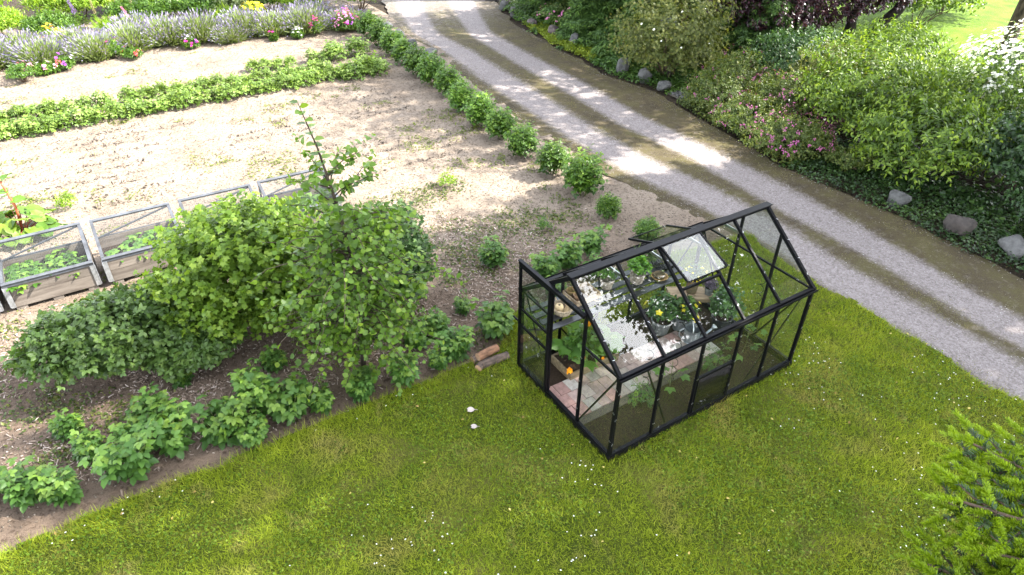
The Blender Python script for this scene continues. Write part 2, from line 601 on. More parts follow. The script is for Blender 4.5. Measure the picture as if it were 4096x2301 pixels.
def turf_mat():
    m, nt, out = new_mat('turf')
    tc = N(nt, 'ShaderNodeTexCoord'); v = tc.outputs['Object']
    n1 = noise(nt, 1.2, 5, .6, v, .4); n2 = noise(nt, 40, 5, .7, v)
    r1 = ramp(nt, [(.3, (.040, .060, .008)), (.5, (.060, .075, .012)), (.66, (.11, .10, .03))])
    nt.links.new(n1.outputs[0], r1.inputs[0])
    r2 = ramp(nt, [(.3, (.45, .45, .4)), (.65, (1.2, 1.2, 1.1))]); nt.links.new(n2.outputs[0], r2.inputs[0])
    c = mixc(nt, 1, r1.outputs[0], r2.outputs[0], 'MULTIPLY')
    p = N(nt, 'ShaderNodeBsdfPrincipled'); p.inputs['Roughness'].default_value = .95; p.inputs['Specular IOR Level'].default_value = .1
    nt.links.new(c, p.inputs['Base Color'])
    b = bump(nt, n2.outputs[0], .8, .03); nt.links.new(b.outputs[0], p.inputs['Normal'])
    nt.links.new(p.outputs[0], out.inputs[0])
    return m

M_soil, M_drive, M_turf = soil_mat(), drive_mat(), turf_mat()
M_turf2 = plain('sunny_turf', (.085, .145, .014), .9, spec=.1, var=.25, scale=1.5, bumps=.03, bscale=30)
M_bedsoil = plain('bed_soil', (.035, .026, .018), .95, spec=.1, var=.4, scale=9, bumps=.03)
M_dark_soil = plain('potting_soil', (.036, .024, .016), .95, spec=.1, var=.4, scale=35, bumps=.012, col2=(.018, .012, .008))

def grid_mesh(name, xs, ys, zf, mat, var=None, keep=None):
    X, Y = np.meshgrid(xs, ys, indexing='ij')
    Z = zf(X, Y)
    V = np.stack([X, Y, Z], -1).reshape(-1, 3)
    n, m = len(xs), len(ys)
    I = np.arange(n * m).reshape(n, m)
    F = np.stack([I[:-1, :-1], I[1:, :-1], I[1:, 1:], I[:-1, 1:]], -1).reshape(-1, 4)
    if keep is not None:
        c = V[F].mean(1)
        F = F[keep(c[:, 0], c[:, 1])]
    return raw_mesh(name, V, F, mat, None if var is None else var(X, Y).ravel(), True)

# the wide ground: dark planting soil and leaf litter, reaching well past the frame
o = obj('ground', grid_mesh('ground', np.linspace(-250, 250, 60), np.linspace(-250, 250, 60), lambda x, y: np.full_like(x, -.06), M_bedsoil))
tag(o, 'dark bare planting ground under the shrubs', kind='structure')

# vegetable field
def field_z(x, y):
    f = .055 * (vn.fbm(x * 1.3, y * 1.6, 4) - .5) + .05 * (vn.fbm(x * 7, y * 7 + 40, 3) - .5) + .012 * np.sin(y * 2 * PI / .55 + 2 * vn.at(x * .7, y * .3)) * np.clip((y - 7.5) / 1, 0, 1)
    for yr in (14.55, 15.3):      # earthed-up potato ridges
        f = f + .07 * np.exp(-((y - yr) / .2) ** 2) * np.clip((x + 9) / 1, 0, 1)
    f = f * np.clip((5.3 - x) / .5, .15, 1) * np.clip((y - 2.1) / .4, .1, 1)
    return f - .012
o = obj('soil_field', grid_mesh('soil_field', np.arange(-10, 6.3, .055), np.arange(1.9, 25, .055), field_z, M_soil,
        keep=lambda x, y: x < interp(y, XL) + .25))
tag(o, 'dry crumbly soil of the vegetable plot', kind='structure')

# gravel drive
ys = np.concatenate([np.arange(-14, 24, .12), np.arange(24, 60, .6)])
s = np.linspace(0, 1, 46)
Y, Sg = np.meshgrid(ys, s, indexing='ij')
jl = .28 * (vn.fbm(Y * 1.7, Y * 0 + 5, 4) - .5); jr = .3 * (vn.fbm(Y * 1.5, Y * 0 + 25, 4) - .5)
X = (interp(Y, XL) + jl) * (1 - Sg) + (interp(Y, XR) + jr) * Sg
d1 = np.abs(X - interp(Y, TR1)); d2 = np.abs(X - interp(Y, TR2))
wv = .8 + .5 * vn.fbm(X * .6, Y * .35, 3)
tr = np.maximum(np.exp(-(d1 / (.42 * wv)) ** 4), np.exp(-(d2 / (.40 * wv)) ** 4))
far = np.clip((Y - 17) / 4, 0, 1)
tr = np.clip(tr + far * .45, 0, 1)
edge = np.minimum(Sg, 1 - Sg)
Z = -.01 - .025 * tr * (1 - far) + .015 * (vn.fbm(X * 3, Y * 3, 3) - .5) + .012 * np.clip(edge * 12, 0, 1)
V = np.stack([X, Y, Z], -1).reshape(-1, 3)
I = np.arange(len(ys) * len(s)).reshape(len(ys), len(s))
F = np.stack([I[:-1, :-1], I[:-1, 1:], I[1:, 1:], I[1:, :-1]], -1).reshape(-1, 4)
o = obj('gravel_drive', raw_mesh('gravel_drive', V, F, M_drive, tr.ravel(), True))
tag(o, 'pale gravel drive with two wheel tracks and a mossy middle', kind='structure')

# lawn round the greenhouse
def lawn_edge(x):
    base = np.where(x < -.1, 2.33, 2.33 + .62 * np.clip((x + .1) / .7, 0, 1))
    base = base - .15 * np.clip((x - 3.8) / 1.2, 0, 1)
    return base + .13 * (vn.fbm(x * 2.3, x * 0 + 3, 4) - .5)
def lawn_right(y):
    return interp(y, XL) + .12 + .34 * (vn.fbm(y * 1.9, y * 0 + 8, 4) - .5)
def in_lawn(x, y):
    return (y < lawn_edge(x)) & (x < lawn_right(y)) & ~((x > -.02) & (x < L_ + .02) & (y > -.02) & (y < W_ + .02))
def lawn_z(x, y):
    return .02 + .03 * (vn.fbm(x * .8, y * .8 + 3, 3) - .5)
o = obj('lawn', grid_mesh('lawn', np.arange(-14, 5.9, .07), np.arange(-12, 3.2, .07), lawn_z, M_turf,
        keep=lambda x, y: (y < lawn_edge(x)) & (x < lawn_right(y)) & ~((x > .1) & (x < L_ - .1) & (y > .1) & (y < W_ - .1))))
tag(o, 'mown lawn in the foreground around the greenhouse', kind='structure')
# sunny lawn behind the shrubs
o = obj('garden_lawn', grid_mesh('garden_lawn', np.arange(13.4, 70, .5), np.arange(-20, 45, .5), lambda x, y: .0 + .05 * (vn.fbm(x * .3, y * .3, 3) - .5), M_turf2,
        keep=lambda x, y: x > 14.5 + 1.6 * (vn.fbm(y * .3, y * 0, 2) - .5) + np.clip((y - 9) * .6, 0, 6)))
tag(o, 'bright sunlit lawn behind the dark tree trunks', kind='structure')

# soil floor of the greenhouse
o = obj('greenhouse_soil_floor', grid_mesh('greenhouse_soil_floor', np.linspace(.03, L_ - .03, 70), np.linspace(.03, W_ - .03, 44),
        lambda x, y: .035 + .012 * (vn.fbm(x * 9, y * 9, 3) - .5), M_dark_soil))
tag(o, 'dark brown raked soil floor inside the greenhouse', kind='structure')

# paving of the greenhouse: three courses of concrete pavers, each laid singly
M_pave = []
for i, c in enumerate([(.30, .215, .19), (.335, .27, .235), (.27, .235, .205), (.31, .185, .16), (.37, .335, .295)]):
    M_pave.append(plain('paver_%d' % i, c, .85, spec=.25, var=.16, scale=26, bumps=.004, bscale=90))
pav = MB()
pav.box((1.3, .94, .028), (2.5, .70, .03))
pv = pav.build('paving', plain('joint_sand', (.075, .06, .045), .95, var=.3, scale=60))
tag(pv, 'paved strip of reddish grey pavers inside the greenhouse', kind='structure')
pm = []
for k in range(len(M_pave)):
    for q in range(2):
        b = MB(); b.box((0, 0, 0), (.158 if q == 0 else .075, .208, .05))
        pm.append(b.mesh('paver', M_pave[k]))
rr = random.Random(4)
for row in range(3):
    y = .70 + row * .2145 + .02
    x = .06 + (.0 if row != 1 else -.0)
    off = [.075, .0, .06][row]
    x0 = .055
    first = True
    while x0 < 2.5:
        half = first and row != 1
        w = .075 if half else .158
        k = rr.choice([0, 0, 1, 1, 2, 3, 4]) if x0 > .16 else 3
        o = obj('paver', pm[k * 2 + (1 if half else 0)], pv, (x0 + w / 2, y + .09 + rr.uniform(-.002, .002), .035 + rr.uniform(-.003, .003)), (rr.uniform(-.01, .01), rr.uniform(-.012, .012), rr.uniform(-.012, .012)))
        bv = None
        x0 += w + .006
        first = False
for me in pm:
    pass

# ================================================================== the greenhouse
M_alu = plain('black_aluminium', (.003, .003, .004), .36, spec=.12, var=.2, scale=8)
M_alu2 = plain('black_steel', (.003, .003, .0035), .4, spec=.12, var=.2, scale=8)
M_clip = plain('steel_clip', (.6, .6, .62), .3, metal=1.0, var=.05)
def glass_mat(name='window_glass', tint=(.95, .97, .955), dirt=.012):
    m, nt, out = new_mat(name)
    fr = N(nt, 'ShaderNodeFresnel')
    ge = N(nt, 'ShaderNodeNewGeometry')          # same reflectance on both faces of the thin pane
    mi = N(nt, 'ShaderNodeMapRange'); mi.inputs[3].default_value = 1.5; mi.inputs[4].default_value = 1 / 1.5
    nt.links.new(ge.outputs['Backfacing'], mi.inputs[0]); nt.links.new(mi.outputs[0], fr.inputs[0])
    tr = N(nt, 'ShaderNodeBsdfTransparent'); tr.inputs[0].default_value = tint + (1,)
    gl = N(nt, 'ShaderNodeBsdfGlossy'); gl.inputs['Roughness'].default_value = 0.012
    tw = N(nt, 'ShaderNodeTexCoord'); nw = noise(nt, 3.0, 2, .5, tw.outputs['Object']); bw = bump(nt, nw.outputs[0], .05, .003); nt.links.new(bw.outputs[0], gl.inputs['Normal'])
    mx = N(nt, 'ShaderNodeMixShader')
    nt.links.new(fr.outputs[0], mx.inputs[0]); nt.links.new(tr.outputs[0], mx.inputs[1]); nt.links.new(gl.outputs[0], mx.inputs[2])
    # specks and dried drops on the panes
    tc = N(nt, 'ShaderNodeTexCoord')
    n1 = noise(nt, 26, 3, .6, tc.outputs['Object']); n2 = noise(nt, 2.2, 3, .6, tc.outputs['Object'])
    mu = N(nt, 'ShaderNodeMath', operation='MULTIPLY'); nt.links.new(n1.outputs[0], mu.inputs[0]); nt.links.new(n2.outputs[0], mu.inputs[1])
    mr = N(nt, 'ShaderNodeMapRange'); mr.inputs[1].default_value = .43; mr.inputs[2].default_value = .50; mr.inputs[4].default_value = .35
    nt.links.new(mu.outputs[0], mr.inputs[0])
    ad = N(nt, 'ShaderNodeMath', operation='ADD'); nt.links.new(mr.outputs[0], ad.inputs[0]); ad.inputs[1].default_value = dirt * .12
    df = N(nt, 'ShaderNodeBsdfDiffuse'); df.inputs[0].default_value = (.75, .76, .74, 1)
    m2 = N(nt, 'ShaderNodeMixShader')
    nt.links.new(ad.outputs[0], m2.inputs[0]); nt.links.new(mx.outputs[0], m2.inputs[1]); nt.links.new(df.outputs[0], m2.inputs[2])
    nt.links.new(m2.outputs[0], out.inputs[0])
    return m
M_glass = glass_mat()

GH = thing('greenhouse', 'black framed glass greenhouse with pitched roof and open vents on the lawn', 'greenhouse')
def gh(name, mb, mat=None, parent=None, bevel=0.0, **kw):
    return mb.build(name, mat or M_alu, parent or GH, bevel=bevel, **kw)

# steel plinth: four rails with a lipped top
for a, b, n_ in (((0, 0), (L_, 0), (0, -1)), ((0, W_), (L_, W_), (0, 1)), ((0, 0), (0, W_), (-1, 0)), ((L_, 0), (L_, W_), (1, 0))):
    a = np.array(a, float); b = np.array(b, float); n_ = np.array(n_, float)
    t = (b - a) / np.linalg.norm(b - a)
    e = .03 if abs(n_[1]) > .5 else -.03
    p0 = a - t * e; p1 = b + t * e
    r_ = MB()
    r_.bar((*p0, .045), (*p1, .045), .06, .11)
    gh('base_rail', r_, M_alu2, bevel=.004)
    s_ = MB()
    q0 = a + t * (.02 if abs(n_[1]) < .5 else -.02); q1 = b - t * (.02 if abs(n_[1]) < .5 else -.02)
    s_.bar((*q0, HB + .004), (*q1, HB + .004), .046, .022)
    gh('sill_bar', s_, bevel=.003)
PW = .034
def post(x, y, z1, z0=HB, w=PW, d=PW, name='post'):
    m_ = MB(); m_.bar((x, y, z0), (x, y, z1), w, d, (1, 0, 0)); return gh(name, m_, bevel=.003)
for x in (0, L_):
    for y in (0, W_):
        post(x, y, HE, w=.042, d=.042, name='corner_post')
bays = [L_ * k / 5 for k in range(6)]
for x in bays[1:5]:
    post(x, 0, HE); post(x, W_, HE)
rake = lambda y: HE + (HR - HE) * (1 - abs(y - W_ / 2) / (W_ / 2))
for x in (0, L_):
    for y in (W_ / 3, 2 * W_ / 3):
        post(x, y, rake(y) - .02)
# eaves with gutter lip, ridge
for y, sg in ((0, -1), (W_, 1)):
    m_ = MB(); m_.bar((-.03, y, HE), (L_ + .03, y, HE), .05, .045); gh('eave_bar', m_, bevel=.004)
    m_ = MB(); m_.bar((-.03, y + sg * .042, HE - .012), (L_ + .03, y + sg * .042, HE - .012), .03, .016); m_.bar((-.03, y + sg * .0585, HE - .001), (L_ + .03, y + sg * .0585, HE - .001), .004, .03); gh('gutter', m_)
m_ = MB(); m_.bar((-.04, W_ / 2, HR + .005), (L_ + .04, W_ / 2, HR + .005), .055, .05); m_.bar((-.04, W_ / 2, HR + .034), (L_ + .04, W_ / 2, HR + .034), .10, .010); gh('ridge_bar', m_, bevel=.003)
# gable rakes, eave ties and roof bars
for x in (0, L_):
    for sg in (0, 1):
        m_ = MB(); y = 0 if sg == 0 else W_
        m_.bar((x, y, HE + .01), (x, W_ / 2, HR), .042, .05); gh('rake_bar', m_, bevel=.003)
    segs = [(0, W_ / 3), (2 * W_ / 3, W_)] if x == 0 else [(0, W_ / 3), (W_ / 3, 2 * W_ / 3), (2 * W_ / 3, W_)]
    for y0, y1 in segs:
        m_ = MB(); m_.bar((x, y0 + .017, HE - .01), (x, y1 - .017, HE - .01), .022, .026); gh('tie_bar', m_)
for x in bays[1:5]:
    for y in (0, W_):
        m_ = MB(); m_.bar((x, y, HE + .02), (x, W_ / 2, HR + .002), .032, .04); gh('roof_bar', m_, bevel=.003)
    # knee plate under the ridge
    m_ = MB(); m_.bar((x, W_ / 2 - .13, HR - .135), (x, W_ / 2 + .13, HR - .135), .012, .035); gh('ridge_plate', m_, M_clip)
# braces
def brace(a, b):
    m_ = MB(); m_.bar(a, b, .010, .022); gh('brace', m_)
brace((.03, .63, .13), (.03, .05, HE - .06)); brace((.03, W_ - .63, .13), (.03, W_ - .05, HE - .06))
brace((L_ - .03, .63, .13), (L_ - .03, .05, HE - .06)); brace((L_ - .03, W_ - .63, .13), (L_ - .03, W_ - .05, HE - .06))
brace((.40, .03, HE - .03), (.89, .03, .13)); brace((3.08, .03, HE - .03), (2.28, .03, .13))
brace((.06, W_ - .03, HE - .03), (.86, W_ - .03, .13)); brace((3.08, W_ - .03, HE - .03), (2.28, W_ - .03, .13))
# glass
def pane(P, name='glass_pane', parent=None, th=.003, mat=None):
    """quad (or polygon) pane with thickness"""
    P = np.asarray(P, float)
    n = np.cross(P[1] - P[0], P[2] - P[0]); n /= np.linalg.norm(n)
    k = len(P)
    V = np.vstack([P - n * th / 2, P + n * th / 2])
    F = [list(range(k))[::-1], [k + i for i in range(k)]] + [[i, (i + 1) % k, k + (i + 1) % k, k + i] for i in range(k)]
    me = raw_mesh(name, V, F, mat or M_glass)
    return obj(name, me, parent or GH)
g_ = .015
LOUV = 2     # bay with the louvre
for k in range(5):
    x0, x1 = bays[k] + g_, bays[k + 1] - g_
    z0 = HB + .01
    zt = HE - .02
    pane([(x0, 0, .70 if k == LOUV else z0), (x1, 0, .70 if k == LOUV else z0), (x1, 0, zt), (x0, 0, zt)])
    pane([(x0, W_, z0), (x1, W_, z0), (x1, W_, zt), (x0, W_, zt)])
    for y, s_ in ((0.02, 1), (W_ - .02, -1)):
        yr = W_ / 2 - s_ * .03
        zr = HR - .012
        if k == 2:     # vent bay: glass only on the lower half
            f = .47
            ym = y + (yr - y) * f; zm = HE + .03 + (zr - HE - .03) * f
            pane([(x0, y, HE + .03), (x1, y, HE + .03), (x1, ym, zm), (x0, ym, zm)])
        else:
            pane([(x0, y, HE + .03), (x1, y, HE + .03), (x1, yr, zr), (x0, yr, zr)])
for x in (0, L_):
    yb = [0, W_ / 3, 2 * W_ / 3, W_]
    for k in range(3):
        y0, y1 = yb[k] + g_, yb[k + 1] - g_
        if x == 0 and k == 1:
            pane([(x, y0, 1.80), (x, y1, 1.80), (x, y1, rake(y1) - .03), (x, W_ / 2, HR - .03), (x, y0, rake(y0) - .03)])
            continue
        pane([(x, y0, HB + .01), (x, y1, HB + .01), (x, y1, HE - .03), (x, y0, HE - .03)])
        if k == 0:
            pane([(x, y0 + .03, HE + .0), (x, y1, HE + .0), (x, y1, rake(y1) - .03)])
        elif k == 2:
            pane([(x, y0, HE + .0), (x, y1 - .03, HE + .0), (x, y0, rake(y0) - .03)])
        else:
            pane([(x, y0, HE), (x, y1, HE), (x, y1, rake(y1) - .03), (x, W_ / 2, HR - .03), (x, y0, rake(y0) - .03)])
# glazing clips
clipm = MB()
clipm.bar((-.012, 0, 0), (.012, 0, 0), .004, .004); clipm.bar((.012, 0, 0), (.006, .014, 0), .004, .004); clipm.bar((-.012, 0, 0), (-.006, -.014, 0), .004, .004)
clip_me = clipm.mesh('glazing_clip', M_clip)
rc = random.Random(2)
for x in bays[0:6]:
    for f in (.14, .33, .55, .8):
        ang = math.atan2(HR - HE, W_ / 2)
        obj('glazing_clip', clip_me, GH, (x, f * W_ / 2, HE + .05 + f * (HR - HE)), (ang, 0, rc.uniform(0, 3)))
    for z in (.3, .7, 1.1):
        obj('glazing_clip', clip_me, GH, (x, -.024, z), (PI / 2, 0, rc.uniform(-.5, .5)))
for y in (0, W_ / 3, 2 * W_ / 3, W_):
    for z in (.35, .8, 1.15):
        obj('glazing_clip', clip_me, GH, (-.024, y, z), (PI / 2, 0, PI / 2))
# transoms and vents
for s_, lab in ((1, 'near'), (-1, 'far')):
    yt, zt = (.475, 1.715) if s_ == 1 else (W_ - .475, 1.715)
    m_ = MB(); m_.bar((bays[2] + .016, yt, zt), (bays[3] - .016, yt, zt), .025, .03); gh('vent_transom', m_)
    top = np.array([0, W_ / 2 - s_ * .045, HR + .012]); low = np.array([0, .405 if s_ == 1 else 1.448, 1.868 if s_ == 1 else 1.905])
    vt = obj('roof_vent', None, GH)
    d = low - top
    for xx in (bays[2], bays[3]):
        m_ = MB(); m_.bar(top + [xx, 0, 0], low + [xx, 0, 0], .02, .028); gh('vent_frame', m_, parent=vt)
    m_ = MB(); m_.bar(top + [bays[2] + .011, 0, 0], top + [bays[3] - .011, 0, 0], .022, .024); gh('vent_frame', m_, parent=vt)
    m_ = MB(); m_.bar(low + [bays[2] + .011, 0, 0], low + [bays[3] - .011, 0, 0], .012, .014); gh('vent_frame', m_, parent=vt)
    pane([top + [bays[2] + .011, 0, .006], low + [bays[2] + .011, 0, .006], low + [bays[3] - .011, 0, .006], top + [bays[3] - .011, 0, .006]], parent=vt)
    m_ = MB(); mid = low + [(bays[2] + bays[3]) / 2, 0, -.004]
    m_.bar(mid, (mid[0] - .05, yt + s_ * .02, zt + .02), .012, .012); gh('vent_stay', m_, parent=vt)
# louvre window
lv = obj('louvre_window', None, GH)
m_ = MB(); m_.bar((bays[2] + .017, 0, .685), (bays[3] - .017, 0, .685), .034, .034); gh('louvre_frame', m_, parent=lv, bevel=.003)
for xx in (bays[2] + .024, bays[3] - .024):
    m_ = MB(); m_.bar((xx, 0, HB + .016), (xx, 0, .667), .012, .05, (0, 1, 0)); gh('louvre_frame', m_, parent=lv)
M_lglass = glass_mat('louvre_glass', (.40, .40, .41), .03)
for k in range(7):
    z = HB + .03 + k * .078
    pane([(bays[2] + .032, .012, z + .075), (bays[2] + .032, -.022, z), (bays[3] - .032, -.022, z), (bays[3] - .032, .012, z + .075)], 'louvre_slat', lv, mat=M_lglass)
m_ = MB(); m_.bar((bays[3] - .05, .03, .2), (bays[3] - .09, .03, .62), .012, .02); gh('louvre_lever', m_, parent=lv)
# sliding door pushed open over the left bay, on its rail
m_ = MB(); m_.bar((-.055, .60, 1.765), (-.055, 1.90, 1.765), .03, .045); m_.bar((-.055, .60, 1.795), (-.055, 1.90, 1.795), .05, .012); gh('door_rail', m_, bevel=.003)
m_ = MB(); m_.bar((-.03, .65, 1.745), (-.03, 1.25, 1.745), .024, .05); gh('door_header', m_)
dr = obj('sliding_door', None, GH)
for yy in (1.245, 1.868):
    m_ = MB(); m_.bar((-.055, yy, .13), (-.055, yy, 1.742), .034, .032, (1, 0, 0)); gh('door_stile', m_, parent=dr, bevel=.003)
for zz, h_ in ((.145, .034), (.83, .028), (1.09, .028), (1.725, .034)):
    m_ = MB(); m_.bar((-.055, 1.262, zz), (-.055, 1.851, zz), .024, h_); gh('door_rail_bar', m_, parent=dr)
for z0, z1 in ((.162, .816), (.844, 1.076), (1.104, 1.708)):
    pane([(-.055, 1.262, z0), (-.055, 1.851, z0), (-.055, 1.851, z1), (-.055, 1.262, z1)], parent=dr)
m_ = MB(); m_.tube([(-.055, 1.885, .86), (-.06, 1.95, .86), (-.06, 2.0, .865)], .014, 8); gh('door_handle', m_, parent=dr)

# ================================================================== trees and shrubs
M_bark = plain('bark', (.075, .058, .042), .9, spec=.2, var=.4, scale=14, bumps=.02, stretch=(1, 1, .25))
M_bark_dark = plain('dark_bark', (.028, .022, .018), .9, spec=.2, var=.4, scale=10, bumps=.03, stretch=(1, 1, .25))
M_stem = plain('green_stem', (.10, .12, .035), .6, var=.3, scale=30)
M_twig = plain('brown_twig', (.09, .055, .032), .8, var=.3, scale=30)

LM = {}
LM['oak'] = leafmat('shade_tree_leaf', (.025, .05, .010), (.045, .085, .016), (.07, .12, .025), .35)
LM['shrub_yellow'] = leafmat('yellow_green_leaf', (.032, .065, .008), (.085, .15, .014), (.22, .30, .035), .38)
LM['shrub_dark'] = leafmat('dark_green_leaf', (.018, .042, .014), (.035, .075, .022), (.065, .12, .032), .3)
LM['shrub_white'] = leafmat('white_shrub_leaf', (.025, .05, .018), (.05, .085, .028), (.08, .13, .04), .3)
LM['spirea'] = leafmat('spirea_leaf', (.04, .065, .012), (.075, .11, .02), (.16, .17, .04), .35)
LM['rose'] = leafmat('rose_leaf', (.045, .065, .012), (.095, .115, .024), (.17, .17, .045), .35)
LM['spruce'] = leafmat('spruce_needle', (.026, .06, .016), (.065, .125, .024), (.15, .25, .04), .15, .5)
LM['plum'] = leafmat('plum_leaf', (.020, .008, .012), (.040, .012, .018), (.075, .018, .024), .3, .32, .6, tboost=1.0)
LM['hazel'] = leafmat('hazel_leaf', (.05, .105, .012), (.105, .195, .022), (.21, .30, .04), .42, .4)
LM['currant'] = leafmat('currant_leaf', (.055, .105, .012), (.11, .19, .020), (.21, .29, .038), .42)
LM['currant_dark'] = leafmat('blackcurrant_leaf', (.022, .055, .016), (.045, .095, .022), (.085, .15, .03), .3)
LM['rubus'] = leafmat('bramble_leaf', (.035, .07, .014), (.065, .12, .024), (.12, .18, .045), .3)
LM['raspberry'] = leafmat('raspberry_leaf', (.035, .085, .016), (.065, .145, .024), (.16, .25, .035), .35)
LM['peony'] = leafmat('peony_leaf', (.03, .07, .010), (.065, .14, .016), (.16, .26, .03), .35, .38, objvar=.28)
LM['potato'] = leafmat('potato_leaf', (.055, .10, .018), (.12, .20, .03), (.25, .33, .08), .35)
LM['ivy'] = leafmat('ivy_leaf', (.010, .026, .007), (.025, .056, .012), (.06, .11, .02), .2, .35, .4)
LM['gold'] = leafmat('golden_cover_leaf', (.075, .115, .010), (.15, .21, .016), (.26, .31, .03), .35)
LM['cover'] = leafmat('ground_cover_leaf', (.025, .06, .012), (.05, .11, .018), (.10, .17, .03), .3)
LM['lav'] = leafmat('lavender_stem', (.09, .13, .04), (.17, .225, .075), (.28, .34, .13), .25, .7, .15)
LM['lavfl'] = leafmat('lavender_flower', (.10, .085, .17), (.19, .165, .27), (.31, .285, .38), .25, .7, .1, tboost=1.0)
LM['rhubarb'] = leafmat('rhubarb_leaf', (.05, .11, .012), (.09, .18, .02), (.19, .28, .03), .4)
LM['strawberry'] = leafmat('strawberry_leaf', (.04, .10, .014), (.07, .17, .02), (.16, .28, .04), .35)
LM['bright'] = leafmat('bright_border_leaf', (.08, .14, .010), (.16, .27, .018), (.30, .40, .04), .45)
LM['grey'] = leafmat('grey_green_leaf', (.09, .13, .05), (.17, .22, .09), (.30, .35, .17), .3)
def petal(name, c, trans=.3):
    return leafmat(name, tuple(x * .7 for x in c), c, tuple(min(1, x * 1.25) for x in c), trans, .6, .2, tboost=.95)
PM = {'magenta': petal('magenta_petal', (.55, .03, .25)), 'pink': petal('pink_petal', (.62, .22, .42)), 'white': petal('white_petal', (.8, .8, .76)),
      'red': petal('coral_petal', (.62, .09, .10)), 'purple': petal('purple_petal', (.30, .06, .42)), 'yellow': petal('yellow_petal', (.75, .62, .04)),
      'orange': petal('orange_petal', (.85, .38, .02)), 'violet': petal('violet_spike_petal', (.26, .17, .42)), 'straw': petal('faded_spike', (.35, .30, .17)), 'rosepink': petal('spirea_flower', (.36, .10, .24))}

def foliage(name, data, mat, parent=None, **kw):
    V, F, v = data
    return obj(name, raw_mesh(name, V, F, mat, v), parent, **kw)

def broad_tree(name, label, x, y, h, r, zlow, seed, mat, leafs=(900, 16, .16), trunk_r=.22, T=T_KITE, lean=(0, 0), group=None, barkm=None, ry=None, k=14, amp=.3):
    t = thing(name, label, 'tree', (x, y, 0), group=group)
    rs = np.random.default_rng(seed)
    top = np.array([lean[0], lean[1], zlow + (h - zlow) * .55])
    tt = np.linspace(0, 1, 9)
    P = np.stack([top[0] * tt ** 1.3, top[1] * tt ** 1.3, top[2] * tt - .1], 1) + rs.normal(scale=.03, size=(9, 3)) * tt[:, None]
    m_ = MB(); m_.tube(P, trunk_r * (1.25 - .95 * tt) + .02, 10); m_.build('trunk', barkm or M_bark, t, smooth=True)
    data = crown(seed, r, ry or r, (h - zlow), leafs[0], leafs[1], T, leafs[2], inner=.7, k=k, amp=amp, fill=.5, arch=-.03, spread=.6)
    V, F, v = data
    V = V + np.array([lean[0], lean[1], zlow])
    foliage('crown', (V, F, v), mat, t)
    # limbs
    tips = []
    for q in range(9):
        d = rs.normal(size=3); d[2] = abs(d[2]) * .6 + .1; d /= np.linalg.norm(d)
        tips.append(np.array([lean[0], lean[1], zlow + (h - zlow) * .45]) + d * np.array([r, ry or r, (h - zlow) * .5]) * .75)
    b0 = [P[rs.integers(4, 8)] for _ in tips]
    obj('limb', stems_mesh('limb', barkm or M_bark, b0, tips, trunk_r * .4, 6, arch=.06, seed=seed), t)
    return t

# --- tall trees right of the frame: they shade the greenhouse and lawn and stand mirrored in the roof glass; last two unseen, added to darken its reflection and shade the fir
SHADE = [(11.6, -4.1, 18.8, 3.6, 4.0, 11, 'nearest tall tree beyond the right edge, casting the lawn shade'), (14.2, -1.6, 13.2, 3.1, 4.6, 12, 'tall tree beyond the dark shrub at the right edge'), (18.2, -2.6, 14.0, 3.0, 4.5, 16, 'tall tree beyond the white blossom shrub'), (17.5, -9.0, 17.5, 3.1, 2.5, 18, 'unseen tall tree farthest right, added to darken the roof glass reflection'), (6.3, -8.3, 14.0, 2.4, 4.0, 17, 'unseen tall tree behind the fir, added to shade it')]
for i, (x, y, h, r, zl, sd, lb) in enumerate(SHADE):
    broad_tree('shade_tree', lb, x, y, h, r, zl, sd, LM['oak'], (1100 if i in (0, 4) else 1300, 15, .29), .26, group='shade trees along the right')

# --- dark purple plum tree behind the shrubs, two leaning trunks
pt = thing('purple_plum_tree', 'dark purple leaved tree with leaning trunks in front of sunny lawn', 'tree', (17.0, 8.5, 0))
def trunk(pts, r0, r1, name='trunk', mat=None, parent=None, n=10):
    m_ = MB(); pts = np.array(pts, float)
    t = np.linspace(0, 1, 10); u = np.linspace(0, 1, len(pts))
    P = np.stack([np.interp(t, u, pts[:, k]) for k in range(3)], 1)
    P[1:-1] += np.random.default_rng(int(r0 * 1e4)).normal(scale=r0 * .18, size=(8, 3))
    m_.tube(P, np.linspace(r0, r1, 10), n)
    return m_.build(name, mat or M_bark_dark, parent, smooth=True)
trunk([(0, 0, -.1), (.1, -.1, .5), (.45, -.3, 1.2), (.9, -.6, 2.2), (1.4, -.9, 3.6), (1.6, -1, 5)], .22, .1, parent=pt)
trunk([(-.25, .5, -.1), (-.3, .5, .5), (-.2, .45, 1.2), (.1, .3, 2.4), (.2, .2, 4.2)], .2, .1, parent=pt)
rs = np.random.default_rng(31)
cl = []
for c_, rad, n_, zc in (((-2.4, 1.5), (1.7, 1.7), 300, (-.35, 3.2)), ((-.9, .5), (1.3, 1.2), 210, (.0, 3.6)), ((.3, .3), (1.1, 1.1), 210, (.05, 4.0)), ((1.2, -.4), (1.6, 1.5), 130, (1.9, 6.0)), ((-3.4, 2.8), (1.6, 1.6), 260, (-.2, 3.6)), ((-.7, -1.7), (4.0, 4.4), 330, (5.5, 14.5))):  # last lobe: unseen high crown, shaped to shade the drive and field
    d = crown(int(n_ + 100 * rad[0]), rad[0], rad[1], zc[1] - zc[0], n_ * (2 if zc[0] < 5 else 3), 13, T_OV, .115 if zc[0] < 5 else .26, inner=.6, k=8, amp=.25, fill=.4, arch=-.05, droop=.35)
    cl.append((d[0] + np.array([c_[0], c_[1], zc[0]]), d[1], d[2]))
foliage('crown', join(cl), LM['plum'], pt)
